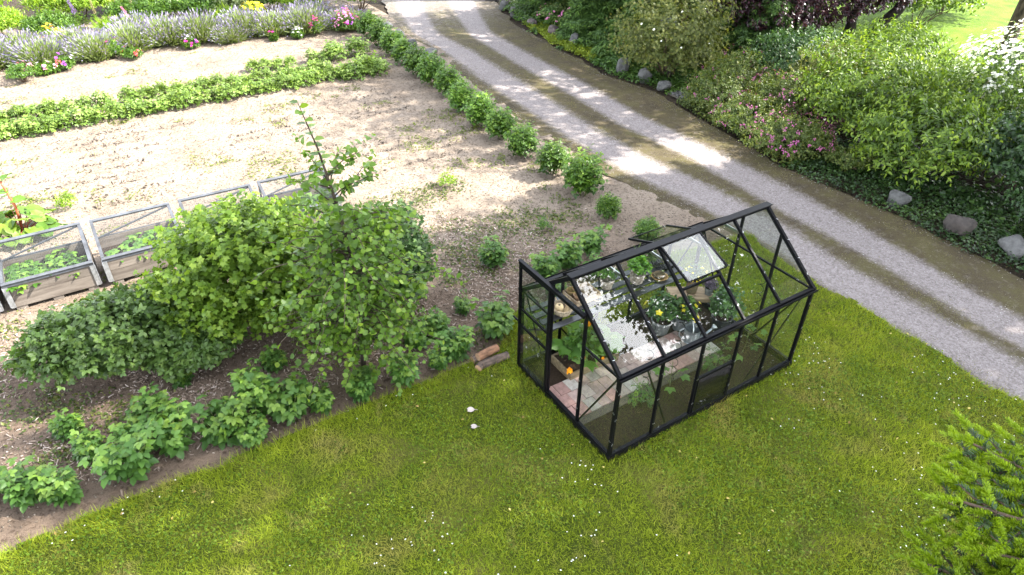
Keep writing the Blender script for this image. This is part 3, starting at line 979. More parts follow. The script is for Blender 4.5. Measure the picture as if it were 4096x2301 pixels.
broad_tree('purple_tree_top', 'upper crown of a second purple leaved tree beyond the frame top', 14.6, 12.2, 11.5, 3.2, 4.6, 33, LM['plum'], (500, 12, .2), .2)

# --- spruces
def spruce(x, y, h, r, seed, label, zmax=None):
    t = thing('spruce_tree', label, 'tree', (x, y, 0), group='spruces beside the drive')
    m_ = MB(); m_.tube([(0, 0, -.1), (0, 0, h * .5), (0, 0, h)], [.17, .1, .02], 8); m_.build('trunk', M_bark_dark, t, smooth=True)
    rs = np.random.default_rng(seed)
    nl_ = int(min(h, 3.0) * 62); nu = int(max(0, h - 3.0) * 9)
    z = np.sort(np.concatenate([rs.uniform(.04, min(.97 * h, 3.0), nl_), rs.uniform(3.0, max(3.01, .97 * h), nu)]))
    nb = len(z)
    br = r * (1 - z / h) ** .85 * rs.uniform(.7, 1.12, nb) + .12
    az = np.arange(nb) * 2.399 + rs.normal(0, .3, nb)
    P, D, S, va = [], [], [], []
    for i in range(nb):
        if False:
            continue
        L = br[i]
        d = np.array([math.cos(az[i]), math.sin(az[i]), 0])
        sd = np.array([-d[1], d[0], 0])
        k = max(6, int(L * 30))
        t_ = rs.uniform(.18, 1, k)
        side = rs.choice([-1, 1], k)
        ln = (.42 * (1 - .55 * t_) + .08) * rs.uniform(.6, 1.1, k) * min(1, L / 1.0)
        bp = d * (L * t_)[:, None] + np.array([0, 0, 1]) * (z[i] - .32 * L * t_ ** 1.3 + .18 * L * t_ ** 3)[:, None]
        dv = d * .75 + sd * (side * rs.uniform(.35, 1.0, k))[:, None]
        dv[:, 2] -= rs.uniform(.1, .75, k)
        dv = norm(dv)
        # each side twig is a row of needle sprays
        for q in range(4):
            f = (q + .5) / 4
            pp = bp + dv * (ln * f)[:, None]
            pp[:, 2] -= .12 * ln * f * f
            for w in (-1, 1):
                P.append(pp); 
                dd = dv * .8 + np.cross(dv, [0, 0, 1]) * (w * .55) + rs.normal(scale=.15, size=dv.shape)
                D.append(dd); S.append(np.full(k, .12) * rs.uniform(.8, 1.3, k))
                va.append(np.clip(rs.normal(.28, .12, k) + .5 * (t_ * f > .55) * rs.random(k), 0, 1))
    P = np.concatenate(P); D = np.concatenate(D); S = np.concatenate(S); va = np.concatenate(va)
    U = np.zeros_like(D); U[:, 2] = 1; U += rs.normal(scale=.5, size=U.shape)
    foliage('needles', scatter(t_kite(.13, .03, .1), P, D, U, S, va), LM['spruce'], t)
    return t
spruce(11.9, 13.0, 9.5, 2.5, 41, 'large spruce with drooping boughs behind the boulder pair')
spruce(12.0, 16.6, 10.5, 2.3, 42, 'farthest spruce, rising above the golden ground cover')
spruce(14.2, 10.6, 8.5, 2.0, 43, 'darker spruce half behind the rose bush')
spruce(10.5, 12.0, 1.5, 1.15, 44, 'low young spruce spreading at the edge of the drive')
spruce(10.7, 14.1, 2.1, 1.1, 45, 'short bushy spruce beside the pink flowered low shrub')

def shrub(name, label, x, y, rx, ry, h, seed, matk, T, size, ns, nl, cat='shrub', rz=0, group=None, stem_n=7, stem_r=.02, part='foliage', sm=None, zoff=0, **kw):
    t = thing(name, label, cat, (x, y, zoff), rz, group)
    foliage(part, crown(seed, rx, ry, h, ns, nl, T, size, **kw), LM[matk], t)
    r2 = np.random.default_rng(seed + 500)
    tips = lobes_surface(stem_n, r2, rx * .7, ry * .7, h * .8)
    bases = np.stack([tips[:, 0] * .12, tips[:, 1] * .12, np.full(stem_n, -.03)], 1)
    obj('stem', stems_mesh('stem', sm or M_twig, bases, tips, stem_r, 5, arch=.12, seed=seed), t)
    return t
def flowers_on(t, seed, rx, ry, h, n, mat, size, pet=5, zmin=.3, part='flowers', zmid=.45, zoff=0, clus=1, spread=.04, sector=None, smax=1.0):
    r2 = np.random.default_rng(seed)
    P = lobes_surface(n * 4, r2, rx, ry, h, zmid=zmid)
    P = P[P[:, 2] > zmin * h]
    if sector is not None:
        P = P[sector(P)]
    P = P[:n]
    P = np.repeat(P, clus, 0) + r2.normal(scale=spread, size=(len(P) * clus, 3)) * (clus > 1)
    C = np.array([0, 0, h * zmid * .5])
    Nn = norm(P - C) + r2.normal(scale=.25, size=P.shape); Nn[:, 2] += .4
    Nn = norm(Nn)
    a = norm(np.cross(Nn, rdir(len(P), r2)))
    b = np.cross(Nn, a)
    S = size * r2.uniform(.7, 1.2, len(P))
    parts = []
    for k in range(pet):
        an = 2 * PI * k / pet
        parts.append(scatter(t_kite(.42, .1, -.1), P, a * math.cos(an) + b * math.sin(an), Nn, S, r2.random(len(P))))
    return foliage(part, join(parts), mat, t)

# --- big yellow-green shrub border right of the drive
shrub('weigela_shrub', 'big yellow-green arching shrub, sunlit at the top, right of pink spirea', 11.3, 4.6, 1.75, 1.6, 2.0, 51, 'shrub_yellow', t_ovate(.21), .135, 540, 14, arch=.12, spread=.7, droop=.15, amp=.5, k=16, inner=.35, tipvar=.7, low=.5)
shrub('weigela_shrub', 'yellow-green shrub with long leafy shoots overhanging the ivy beside the drive', 10.5, 2.7, 1.45, 1.3, 1.5, 52, 'shrub_yellow', t_ovate(.21), .14, 420, 14, arch=.14, spread=.7, droop=.2, amp=.5, k=14, inner=.35, tipvar=.7, low=.5)
shrub('weigela_shrub', 'light green shrub between the sunlit shrub and the white blossom', 13.1, 3.3, 1.6, 1.4, 1.75, 53, 'shrub_yellow', t_ovate(.21), .13, 460, 14, arch=.1, spread=.7)
shrub('bushy_shrub', 'dark green shrub at the right edge above the ivy', 11.6, 1.0, 1.6, 1.3, 1.55, 54, 'shrub_dark', T_OV, .12, 480, 14, arch=.1, droop=.15)
shrub('bushy_shrub', 'loose light green shrub in front of the leaning dark trunks', 14.3, 5.9, 1.7, 1.5, 1.9, 55, 'shrub_yellow', t_ovate(.21), .13, 430, 13, arch=.1, spread=.7)
shrub('bushy_shrub', 'dark low shrub at the right edge beside the pale boulder', 10.3, -.35, 1.0, 1.1, 1.0, 56, 'shrub_dark', T_OV, .11, 300, 12, arch=.1, droop=.1)
t = shrub('white_blossom_shrub', 'tall dark shrub covered in white blossom at the right edge', 15.2, 2.9, 1.9, 1.6, 2.3, 57, 'shrub_white', T_OV, .09, 520, 13, arch=.05, droop=.25)
flowers_on(t, 157, 1.95, 1.65, 2.35, 330, PM['white'], .05, 4, .25, clus=5, spread=.07)
shrub('bushy_shrub', 'dark green shrub under the purple tree behind the spirea', 12.9, 7.7, 1.7, 1.4, 1.5, 58, 'shrub_dark', T_OV, .10, 420, 12)
shrub('bushy_shrub', 'feathery green shrub between spirea and yellow-green shrub', 12.4, 6.2, 1.3, 1.2, 1.5, 59, 'rose', T_PIN3, .2, 260, 9)
# spirea mounds with pink flower heads
for i, (x, y, rx, ry, h, nf, lb) in enumerate([
        (9.7, 7.5, 1.0, .9, .85, 35, 'spirea mound with scattered pink heads beside the cobbled strip'),
        (9.35, 6.2, .95, .9, .75, 75, 'low pink spirea mound beside the fern at the drive edge'),
        (9.1, 4.8, .95, .85, .75, 130, 'spirea mound with the densest magenta-pink flowers at the drive edge'),
        (10.8, 6.4, 1.0, 1.0, 1.0, 60, 'taller bronze-green spirea behind the pink flowered mounds'),
        (11.0, 8.1, 1.1, 1.0, 1.1, 30, 'olive green spirea bush behind the cobbled strip')]):
    t = shrub('spirea_shrub', lb, x, y, rx, ry, h, 61 + i, 'spirea', T_KITE, .075, 560, 13, arch=.08, spread=.7, group='spirea shrubs', zmid=.3)
    flowers_on(t, 161 + i, rx * 1.03, ry * 1.03, h * 1.03, nf, PM['rosepink'], .017, 5, .2, clus=5, spread=.02)
# fern at the drive edge
ft = thing('fern', 'bright fern spreading at the drive edge below the pink spirea', 'fern', (8.95, 6.0, 0))
r2 = np.random.default_rng(70); n_ = 16
az = np.arange(n_) * 2.4; B = np.zeros((n_, 3)); Ee = np.stack([np.cos(az) * .5, np.sin(az) * .5, np.full(n_, .22)], 1) * r2.uniform(.7, 1.1, (n_, 1))
foliage('fronds', shoots(B, Ee, 16, T_LANCE, .16, r2, t0=.15, arch=.25, spread=.85, up=.9, jit=.08), LM['peony'], ft)
shrub('low_shrub', 'small yellow-green shrub below the big shrub at the drive edge', 9.4, 3.55, .5, .5, .45, 71, 'spirea', T_KITE, .06, 220, 10)
# rose bush with a dark post
t = shrub('rose_bush', 'tall loose rose bush on a dark post beside two boulders', 10.25, 10.0, 1.45, 1.3, 2.2, 72, 'rose', T_PIN3, .15, 640, 11, zmid=.46, arch=.14, stem_n=14, amp=.6, k=14, low=.7)
flowers_on(t, 172, 1.45, 1.3, 2.2, 14, PM['white'], .03, 5, .3)
m_ = MB(); m_.tube([(-.18, -.25, -.05), (-.2, -.22, .5), (-.12, -.2, 1.3)], [.06, .055, .045], 8); m_.build('post', M_bark_dark, t, smooth=True)
# birdhouse roof among the roses
bh = thing('birdhouse', 'small grey roofed birdhouse half hidden behind the rose bush', 'birdhouse', (10.75, 10.75, 0), -.5)
m_ = MB(); m_.tube([(0, 0, -.05), (0, 0, 1.0)], .035, 8); m_.build('post', M_bark, bh)
m_ = MB(); m_.box((0, 0, 1.12), (.2, .2, .24)); m_.build('body', plain('weathered_wood', (.17, .15, .13), .9, var=.3, scale=12), bh, bevel=.004)
M_slate = plain('slate', (.20, .22, .27), .6, var=.25, scale=12)
m_ = MB()
m_.add([(-.2, -.19, 1.24), (.2, -.19, 1.24), (.2, .19, 1.24), (-.2, .19, 1.24), (-.2, 0, 1.48), (.2, 0, 1.48)], [[0, 1, 5, 4], [3, 4, 5, 2], [0, 4, 3], [1, 2, 5], [0, 3, 2, 1]])
m_.build('roof', M_slate, bh)
# low pink flowered shrub and large leaf cover far up the drive
t = shrub('low_shrub', 'rounded olive shrub with pale pink flowers beside the drive boulders', 10.75, 15.7, .85, .85, .95, 73, 'spirea', T_KITE, .06, 420, 10)
flowers_on(t, 173, .87, .87, .97, 60, PM['pink'], .03, 5, .2, clus=3, spread=.03)
# trunk and dark undergrowth at the top of the drive
broad_tree('roadside_tree', 'grey tree trunk at the top of the frame where the drive bends', 10.75, 20.6, 12, 3.2, 4.2, 74, LM['oak'], (480, 12, .24), .27, barkm=plain('grey_bark', (.12, .115, .11), .9, var=.35, scale=9, bumps=.02))
shrub('dark_shrub', 'dark leafy shrub behind the roadside boulders at the top', 12.3, 19.3, 1.5, 1.6, 1.5, 75, 'ivy', T_KITE, .12, 420, 12)
shrub('dark_shrub', 'dark green shrub under the farthest spruce', 11.8, 18.0, .8, .9, .8, 76, 'cover', T_KITE, .11, 240, 10)
# trees and shrubs on the sunny lawn
shrub('lawn_shrub', 'light green shrub on the sunny lawn right of the dark trunks', 21.6, 9.6, 2.0, 1.8, 2.2, 77, 'shrub_yellow', T_KITE, .16, 420, 12)
shrub('lawn_shrub', 'shaded green bush at the top edge beyond the sunny lawn', 24.8, 10.4, 2.4, 2.0, 2.8, 78, 'shrub_dark', T_KITE, .2, 420, 12)
shrub('lawn_shrub', 'dense dark hedge bush at the top behind the purple tree', 19.8, 12.2, 2.4, 2.0, 2.6, 79, 'shrub_dark', T_KITE, .18, 420, 12)
broad_tree('lawn_tree', 'leafy tree whose branches hang over the sunny lawn at the top right', 21.2, 6.3, 8, 2.6, 1.9, 80, LM['shrub_yellow'], (420, 13, .17), .16)

# --- ground covers: nobody could count them
def cover(name, label, pts_fn, n, T, size, matk, seed, zt=.12):
    r2 = np.random.default_rng(seed)
    P = pts_fn(r2, n)
    P = np.c_[P, .0 + zt * r2.random(len(P)) * (.4 + .9 * vn.fbm(P[:, 0] * 1.6, P[:, 1] * 1.6, 3))]
    D = r2.normal(size=P.shape); D[:, 2] *= .35
    U = np.zeros_like(D); U[:, 2] = 1; U += r2.normal(scale=.35, size=U.shape)
    var = np.clip(vn.fbm(P[:, 0] * 2, P[:, 1] * 2, 3) + r2.normal(0, .2, len(P)), 0, 1)
    o = foliage(name, scatter(T, P, D, U, size * r2.uniform(.6, 1.2, len(P)), var), LM[matk])
    return tag(o, label, kind='stuff')
def band(y0, y1, x0, x1, rag=.35):
    def f(r2, n):
        y = r2.uniform(y0, y1, n); e = interp(y, XR)
        w = r2.random(n) ** .8
        x = e + x0 + rag * (vn.fbm(y * 1.8, y * 0 + 60, 3) - .5) + w * (x1 - x0)
        return np.stack([x, y], 1)
    return f
cover('ivy_cover', 'dark glossy ivy covering the ground along the drive under the shrubs', band(-2.5, 4.4, -.08, 2.3), 17000, T_KITE, .075, 'ivy', 201, .14)
cover('golden_cover', 'golden-green creeping plants spilling to the drive beside the boulders', band(12.3, 16.8, .12, 1.1), 9000, T_ROUND, .055, 'gold', 202, .13)
cover('leafy_cover', 'green leafy ground cover along the upper drive edge', band(16.3, 19.6, .15, 1.9), 5000, T_ROUND, .075, 'cover', 203, .2)
cover('leafy_cover', 'green plants filling the gap between boulders, spruce and cobbles', band(8.9, 12.4, .08, 2.3), 9000, T_ROUND, .065, 'cover', 204, .16)
cover('edge_cover', 'low green plants along the drive edge in front of the spirea', band(4.2, 8.4, .02, .9), 4500, T_ROUND, .06, 'spirea', 206, .14)
cover('shade_cover', 'dark leafy undergrowth beneath the shrubs', lambda r2, n: np.stack([r2.uniform(9.6, 15.5, n), r2.uniform(.5, 13, n)], 1), 9000, T_ROUND, .1, 'ivy', 205, .2)

# --- boulders
def stone_mesh(seed, sx, sy, sz, mat):
    r2 = np.random.default_rng(seed)
    import bmesh
    bm = bmesh.new()
    bmesh.ops.create_icosphere(bm, subdivisions=3, radius=1)
    c = rdir(13, r2); a = r2.uniform(.6, .98, 13)
    for v in bm.verts:
        d = np.array(v.co)
        q = 1.15
        for k in range(13):          # cut by random planes -> faceted boulder
            dt = d @ c[k]
            if dt > 1e-3:
                q = min(q, a[k] / dt)
        q = q + r2.normal(0, .012)
        v.co = (d[0] * q * sx, d[1] * q * sy, d[2] * q * sz)
    me = bpy.data.meshes.new('boulder')
    bm.to_mesh(me); bm.free()
    me.polygons.foreach_set('use_smooth', np.ones(len(me.polygons), bool))
    me.materials.append(mat)
    return me
M_st = [plain('granite_grey', (.075, .074, .070), .85, var=.3, scale=9, bumps=.02), plain('granite_pink', (.088, .068, .063), .85, var=.3, scale=9, bumps=.02), plain('granite_pale', (.095, .093, .089), .85, var=.25, scale=9, bumps=.02), plain('granite_brown', (.05, .04, .034), .85, var=.3, scale=9, bumps=.02)]
STONES = [(9.42, 10.95, .27, .2, .3, 0, 'upright speckled grey boulder at the drive edge below the spruces'), (9.5, 10.08, .24, .22, .27, 2, 'pale rounded boulder beside the rose post'), (9.4, 9.25, .24, .18, .18, 0, 'flat-topped grey boulder beside the cobbled strip'),
          (8.88, 2.05, .25, .24, .24, 0, 'round grey boulder in the ivy below the big shrub'), (8.8, .8, .34, .26, .25, 3, 'brown boulder half sunk in the ivy'), (8.95, -.1, .3, .27, .28, 2, 'pale boulder nearest the right edge of the picture'),
          (9.85, 13.9, .24, .2, .26, 2, 'pale pitted boulder at the end of the golden ground cover'), (9.95, 15.2, .26, .22, .24, 1, 'pinkish jagged boulder in the golden ground cover'), (9.98, 16.5, .3, .2, .18, 1, 'low mauve-grey boulder in the golden ground cover'), (10.15, 17.9, .24, .17, .26, 0, 'pointed grey boulder in the green cover up the drive'), (10.35, 19.0, .24, .2, .26, 0, 'grey boulder nearest the roadside tree trunk'), (10.8, 12.55, .16, .12, .12, 2, 'small pale stone under the spruce boughs')]
for i, (x, y, sx, sy, sz, mk, lb) in enumerate(STONES):
    o = obj('boulder', stone_mesh(300 + i, sx * .9, sy * .9, sz * .9, M_st[mk]), None, (x, y, sz * .5), (.25 * math.sin(i * 5), .2 * math.cos(i * 3), i * 1.3))
    tag(o, lb, 'boulder', 'boulders edging the drive')
for i, (x, y, sx, sy, sz, mk, lb) in enumerate([(5.15, 19.9, .5, .3, .28, 3, 'dark flat boulder at the end of the lavender by the drive'), (5.45, 18.6, .38, .2, .15, 2, 'long pale stone beside the farthest peony'), (5.4, 17.5, .34, .22, .14, 2, 'flat sunlit stone beside the peony row'), (5.25, 16.2, .18, .16, .2, 0, 'small upright grey stone beside the peony row'), (5.35, 15.2, .26, .2, .13, 2, 'low whitish stone beside the peony row'), (4.95, 14.0, .2, .15, .1, 0, 'small flat stone between peonies and wheel track')]):
    o = obj('boulder', stone_mesh(330 + i, sx, sy, sz, M_st[mk]), None, (x, y, sz * .55), (0, 0, i * .9 - .3))
    tag(o, lb, 'boulder', 'stones behind the peony row')
# --- cobbled strip off the drive
cp = MB(); cp.box((9.95, 8.62, -.012), (1.25, .75, .03), rz=-.06)
cpo = cp.build('cobbled_strip', plain('cobble_joint', (.09, .08, .06), .95, var=.3, scale=30))
tag(cpo, 'short strip of grey cobbles beside the spirea', kind='structure')
cm = []
for k in range(4):
    b = MB(); b.lathe([(.0, .0), (.052, .0), (.056, .03), (.048, .045), (.0, .05)], 4)
    me = b.mesh('cobble', M_st[[0, 2, 0, 2][k]])
    cm.append(me)
rc = random.Random(9)
for i in range(10):
    for j in range(8):
        x = 9.4 + i * .118 + rc.uniform(-.008, .008) + (.05 if j % 2 else 0); y = 8.3 + j * .09 + rc.uniform(-.006, .006) - .06 * (x - 9.95)
        obj('cobble', cm[rc.randrange(4)], cpo, (x, y, .0 + rc.uniform(-.006, .006)), (rc.uniform(-.05, .05), rc.uniform(-.05, .05), PI / 4 + rc.uniform(-.12, .12)), (1.15 * rc.uniform(.9, 1.05), .9, 1))

# ================================================================== kitchen garden
# --- peony row along the drive
def peony_mesh(seed):
    r2 = np.random.default_rng(seed)
    n_ = 70
    az = r2.random(n_) * 6.283; rr_ = np.sqrt(r2.random(n_)) * .36
    h_ = .76 * (1 - .35 * (rr_ / .36) ** 2) * r2.uniform(.72, 1.06, n_)
    E_ = np.stack([np.cos(az) * rr_, np.sin(az) * rr_, h_], 1)
    B = E_ * np.array([.25, .25, .12])
    return shoots(B, E_, 11, T_PIN2, .21, r2, t0=.28, arch=.04, spread=.72, up=.75, droop=.12, tipvar=.55, jit=.18)
PEO = []
for k in range(5):
    V, F, v = peony_mesh(400 + k)
    me = raw_mesh('peony_foliage', V, F, LM['peony'], v)
    r2 = np.random.default_rng(450 + k)
    a = r2.random(9) * 6.28
    tips = np.stack([np.cos(a) * .22, np.sin(a) * .22, np.full(9, .5)], 1)
    st = stems_mesh('peony_stem', M_stem, tips * np.array([.25, .25, -.05]), tips, .009, 4, arch=.02, seed=k)
    PEO.append((me, st))
PEONY = [(3.72, 3.55, .62, 'small young peony plant behind the greenhouse roof'), (3.66, 4.55, .62, 'second smallest peony bush, alone in front of the tall one'), (3.83, 5.55, 1.16, 'tallest peony bush, near the middle of the drive edge'), (3.86, 6.6, .92, 'sunlit pale green peony bush touching the tallest one'), (3.78, 7.62, .98, 'peony bush fourth behind the greenhouse, half in sun'),
         (3.9, 8.72, .95, 'peony bush fifth behind the greenhouse, part sunlit'), (3.9, 9.62, 1.04, 'dark green peony bush in shade with a yellowing top'), (3.98, 10.7, 1.0, 'shaded peony bush seventh behind the greenhouse'), (4.2, 11.85, .95, 'shaded peony bush eighth behind the greenhouse'), (4.22, 12.78, 1.1, 'broad dark peony bush ninth behind the greenhouse'),
         (4.22, 13.72, 1.1, 'broad peony bush tenth behind the greenhouse, near the potato rows'), (4.3, 14.8, .95, 'peony bush at the end of the near potato row'), (4.4, 15.75, 1.02, 'dark peony bush at the end of the far potato row'), (4.46, 16.8, 1.05, 'second to last peony bush toward the lavender'), (4.5, 17.8, 1.1, 'farthest peony bush, pale in the sun by the drive stones')]
for i, (x, y, s_, lb) in enumerate(PEONY):
    t = thing('peony_bush', lb, 'peony', (x, y, -.01), i * 1.7, 'peony bushes in a row along the drive', (s_ * 1.0, s_ * 1.0, s_ * 1.03))
    me, st = PEO[i % 5]
    obj('foliage', me, t); obj('stem', st, t)

# --- potato rows
POT = []
for k in range(5):
    r2 = np.random.default_rng(470 + k)
    n_ = 22
    az = r2.random(n_) * 6.283; rr_ = np.sqrt(r2.random(n_)) * .27
    E_ = np.stack([np.cos(az) * rr_, np.sin(az) * rr_ * .85, .36 * (1 - .4 * (rr_ / .27) ** 2) * r2.uniform(.7, 1.1, n_)], 1)
    V, F, v = shoots(E_ * np.array([.3, .3, .1]), E_, 8, T_PIN2, .215, r2, t0=.3, arch=.1, spread=.75, up=.9, droop=.12, tipvar=.5)
    POT.append(raw_mesh('potato_foliage', V, F, LM['potato'], v))
ORD = 'first second third fourth fifth sixth seventh eighth ninth tenth eleventh twelfth thirteenth fourteenth fifteenth sixteenth seventeenth eighteenth nineteenth twentieth'.split()
ORD += ['twenty-' + w for w in ORD[:9]] + ['thirtieth'] + ['thirty-' + w for w in ORD[:9]]
rc = random.Random(5)
def potato(x, y, s_, lb, grp):
    o = obj('potato_plant', POT[rc.randrange(5)], None, (x, y, .02), (0, 0, rc.uniform(0, 6.28)), (s_ * rc.uniform(.88, 1.15),) * 2 + (s_ * rc.uniform(.8, 1.15),))
    return tag(o, lb, 'potato plant', grp)
for row, (yy, x0, x1, lb, grp) in enumerate([(14.45, -7.2, 3.7, 'leafy potato plant in the near row across the plot', 'potato plants in the near row'), (15.35, -7.3, 2.4, 'leafy potato plant in the middle row across the plot', 'potato plants in the middle row'), (16.3, .35, 3.6, 'leafy potato plant in the short back row near the drive', 'potato plants in the short back row')]):
    x = x0
    made = []
    while x < x1:
        big = .92 + (.4 if x > 2.6 else 0) - (.12 if row == 2 else 0) - (.12 if (row == 1 and -.5 < x < 2.4) else 0)
        if not (row == 2 and 1.5 < x < 1.75) and rc.random() > .05:
            made.append(potato(x, yy + rc.uniform(-.07, .07), big, lb, grp))
        x += .335 * rc.uniform(.88, 1.12)
    for q, o in enumerate(reversed(made)):
        o['label'] = ORD[q] + ' from the drive, ' + lb

# --- lavender edging: mounds of grey-green stalks with violet tips
def lavender(seed):
    r2 = np.random.default_rng(seed)
    n_ = 1500
    d = rdir(n_, r2); d[:, 2] = np.abs(d[:, 2]) * .9 + .12; d = norm(d)
    B = d * np.array([.35, .35, .12]) * r2.uniform(.3, 1, (n_, 1))
    L = r2.uniform(.38, .62, n_)
    dd = norm(d + r2.normal(scale=.12, size=d.shape) + np.array([0, 0, .25]))
    U = rdir(n_, r2)
    stalk = scatter((np.array([[0, .012, 0], [0, -.012, 0], [1, -.006, 0], [1, .006, 0]]), np.array([[0, 1, 2], [0, 2, 3]])), B, dd, U, L, None, r2)
    m = r2.random(n_) < .42
    fl = scatter(t_kite(.16, .05, 0), (B + dd * L[:, None])[m], dd[m], U[m], r2.uniform(.06, .12, m.sum()), None, r2)
    n2 = 1500
    d2 = rdir(n2, r2); d2[:, 2] = np.abs(d2[:, 2]); 
    lv = scatter(T_LANCE, d2 * np.array([.52, .52, .42]) * r2.uniform(.5, 1, (n2, 1)) + [0, 0, .03], d2 + [0, 0, .6], rdir(n2, r2), .14, r2.random(n2) * .7, r2)
    return join([stalk, lv]), fl
LAV = []
for k in range(4):
    a_, b_ = lavender(500 + k)
    LAV.append((raw_mesh('lavender_stalks', *a_[:2], LM['lav'], a_[2]), raw_mesh('lavender_blossom', *b_[:2], LM['lavfl'], b_[2])))
LVS = 1.0
LV = [(-7.0, 20.1, 1.15, 'at the left end of the row'), (-5.9, 20.4, 1.2, 'behind the pink and white pinks at the left edge'), (-5.1, 21.2, 1.1, 'in the back row behind the orange yarrow'), (-4.6, 19.9, 1.15, 'behind the crimson and white pinks'), (-3.7, 21.0, 1.1, 'in the back row left of the blue iris'), (-3.25, 19.9, 1.1, 'left of the coral pinks, greenest at its foot'), (-2.2, 20.4, 1.25, 'right behind the coral pinks'), (-1.9, 21.6, 1.05, 'most violet of the back row'), (-1.15, 20.5, 1.35, 'large and grey with a dark hollow at its foot'), (-.2, 20.3, 1.2, 'above the small magenta pinks'), (.55, 19.75, .9, 'small, in front of the gap in the row'), (1.15, 20.2, 1.15, 'round and pale beyond the gap'), (2.0, 19.95, 1.25, 'pale green with bleached tops'), (2.95, 19.6, 1.2, 'beside the white pinks'), (3.45, 20.6, 1.25, 'dark and shaded under the yellow-green bush'), (4.3, 19.3, 1.0, 'behind the tall pink flowers at the right end')]
for i, (x, y, s_, lb) in enumerate(LV):
    t = thing('lavender_bush', 'lavender mound ' + lb, 'lavender', (x, y, -.02), i * 2.1, 'lavender mounds edging the plot', (s_, s_, s_ * (.95 + .1 * math.sin(i * 3))))
    obj('stalks', LAV[i % 4][0], t); obj('blossom', LAV[i % 4][1], t)

# --- small flower clumps
def flower_clump(name, lb, x, y, r_, h_, seed, cols, nfl, leaf='peony', size=.042, T=T_LANCE, cat='flowers', nl=140, group=None, lsz=.13):
    t = thing(name, lb, cat, (x, y, -.02), seed * .7, group)
    foliage('leaves', crown(seed, r_, r_, h_ * .8, nl, 5, T, lsz, inner=.3), LM[leaf], t)
    for ci, c_ in enumerate(cols):
        flowers_on(t, seed + 11 * ci, r_ * .95, r_ * .95, h_, max(2, nfl // len(cols)), PM[c_], size, 6, .45, part=c_ + '_blossom', clus=3, spread=.035)
    return t
FC = [('pink_clump', 'pale mauve pinks at the left edge below the lavender', -5.15, 19.05, .3, .42, 601, ['pink'], 7), ('pink_clump', 'white and blush pinks in front of the lavender', -4.6, 18.95, .28, .36, 602, ['white', 'pink'], 12), ('pink_clump', 'crimson and purple pinks beside the white ones', -4.15, 19.1, .3, .45, 603, ['red', 'purple', 'white'], 10), ('pink_clump', 'coral pinks low in front of the lavender', -2.35, 19.3, .28, .38, 604, ['red'], 10), ('pink_clump', 'tall pink and magenta flowers among the lavender stalks', -2.75, 19.6, .22, .62, 605, ['pink', 'magenta'], 6),
      ('pink_clump', 'small magenta and white pinks at the foot of the grey lavender', -.65, 19.5, .25, .36, 606, ['magenta', 'white', 'purple'], 9), ('pink_clump', 'lone magenta flower in front of the bleached lavender', 1.75, 19.05, .12, .3, 607, ['magenta'], 2), ('pink_clump', 'white pinks between two pale lavender mounds', 2.5, 18.95, .2, .36, 608, ['white'], 8), ('pink_clump', 'magenta flower spike between lavender mounds', 3.15, 19.05, .2, .6, 609, ['magenta'], 9), ('pink_clump', 'large bunch of pink and violet flowers at the right end of the lavender', 4.05, 18.75, .36, .75, 610, ['pink', 'magenta', 'pink', 'purple'], 36), ('pink_clump', 'purple and magenta pinks nearest the peonies', 4.6, 18.75, .25, .5, 611, ['purple', 'magenta'], 10)]
for f_ in FC:
    flower_clump(*f_, group='flowers along the lavender')
t = shrub('box_ball', 'small round green bush at the left edge below the lavender', -5.15, 18.55, .36, .36, .42, 612, 'peony', T_KITE, .06, 160, 8)
# --- border behind the lavender
BR = [('broom_shrub', 'bright feathery green shrub behind the lavender at the left', -3.2, 24.6, 1.5, 1.1, 1.35, 621, 'bright', T_LANCE, .16, 560, 13), ('broom_shrub', 'feathery yellow-green bush at the top left corner', -5.6, 23.4, .8, .8, .95, 622, 'bright', T_LANCE, .14, 380, 12), ('leafy_shrub', 'large leaved green shrub at the very top left', -6.3, 26.0, 1.3, 1.1, 1.5, 623, 'bright', T_ROUND, .2, 260, 10), ('broom_shrub', 'bright feathery shrub at the top between the lupin spikes', -1.2, 25.6, 1.3, 1.0, 1.3, 624, 'bright', T_LANCE, .16, 520, 13), ('leafy_shrub', 'deep green leafy perennial below the lupin spikes', -1.3, 23.4, 1.0, .8, .8, 625, 'peony', T_PIN2, .22, 260, 9), ('leafy_shrub', 'mid green lupin foliage behind the grey lavender', .5, 23.2, .9, .8, .85, 626, 'peony', T_PIN2, .22, 260, 9), ('grey_shrub', 'silvery grey-green perennial behind the pale lavender', 1.4, 22.6, .55, .5, .95, 627, 'grey', T_OV, .14, 220, 10), ('leafy_shrub', 'dark green clump behind the yellow flower heads', 2.5, 23.0, .9, .8, .95, 628, 'peony', T_PIN2, .2, 260, 9), ('leafy_shrub', 'bright leafy clump with grassy leaves left of the yellow-green bush', 3.7, 22.4, .9, .8, .95, 629, 'bright', T_LANCE, .2, 320, 9), ('leafy_shrub', 'green rose-like bush at the top behind the pale lavender', 4.6, 23.2, 1.0, .9, 1.2, 630, 'peony', T_PIN2, .18, 300, 9), ('dark_shrub', 'shaded dark green bush behind the orange yarrow', -4.2, 22.9, .8, .7, .7, 631, 'peony', T_LANCE, .13, 320, 10), ('leafy_shrub', 'deep green bush at the top behind the silvery perennial', 1.5, 25.2, 1.3, 1.0, 1.3, 632, 'shrub_dark', T_PIN2, .22, 320, 9)]
for b_ in BR:
    shrub(*b_, cat='shrub', group='border behind the lavender')
t = shrub('golden_bush', 'wide yellow-green bush with fine leaves beside the top of the drive', 5.6, 21.3, 1.25, 1.1, 1.25, 640, 'shrub_yellow', T_KITE, .07, 620, 13, amp=.4, arch=.12)
t = flower_clump('yarrow', 'orange-yellow yarrow behind the lavender at the left', -4.2, 21.9, .3, .62, 641, ['orange', 'yellow'], 10, 'bright', .06)
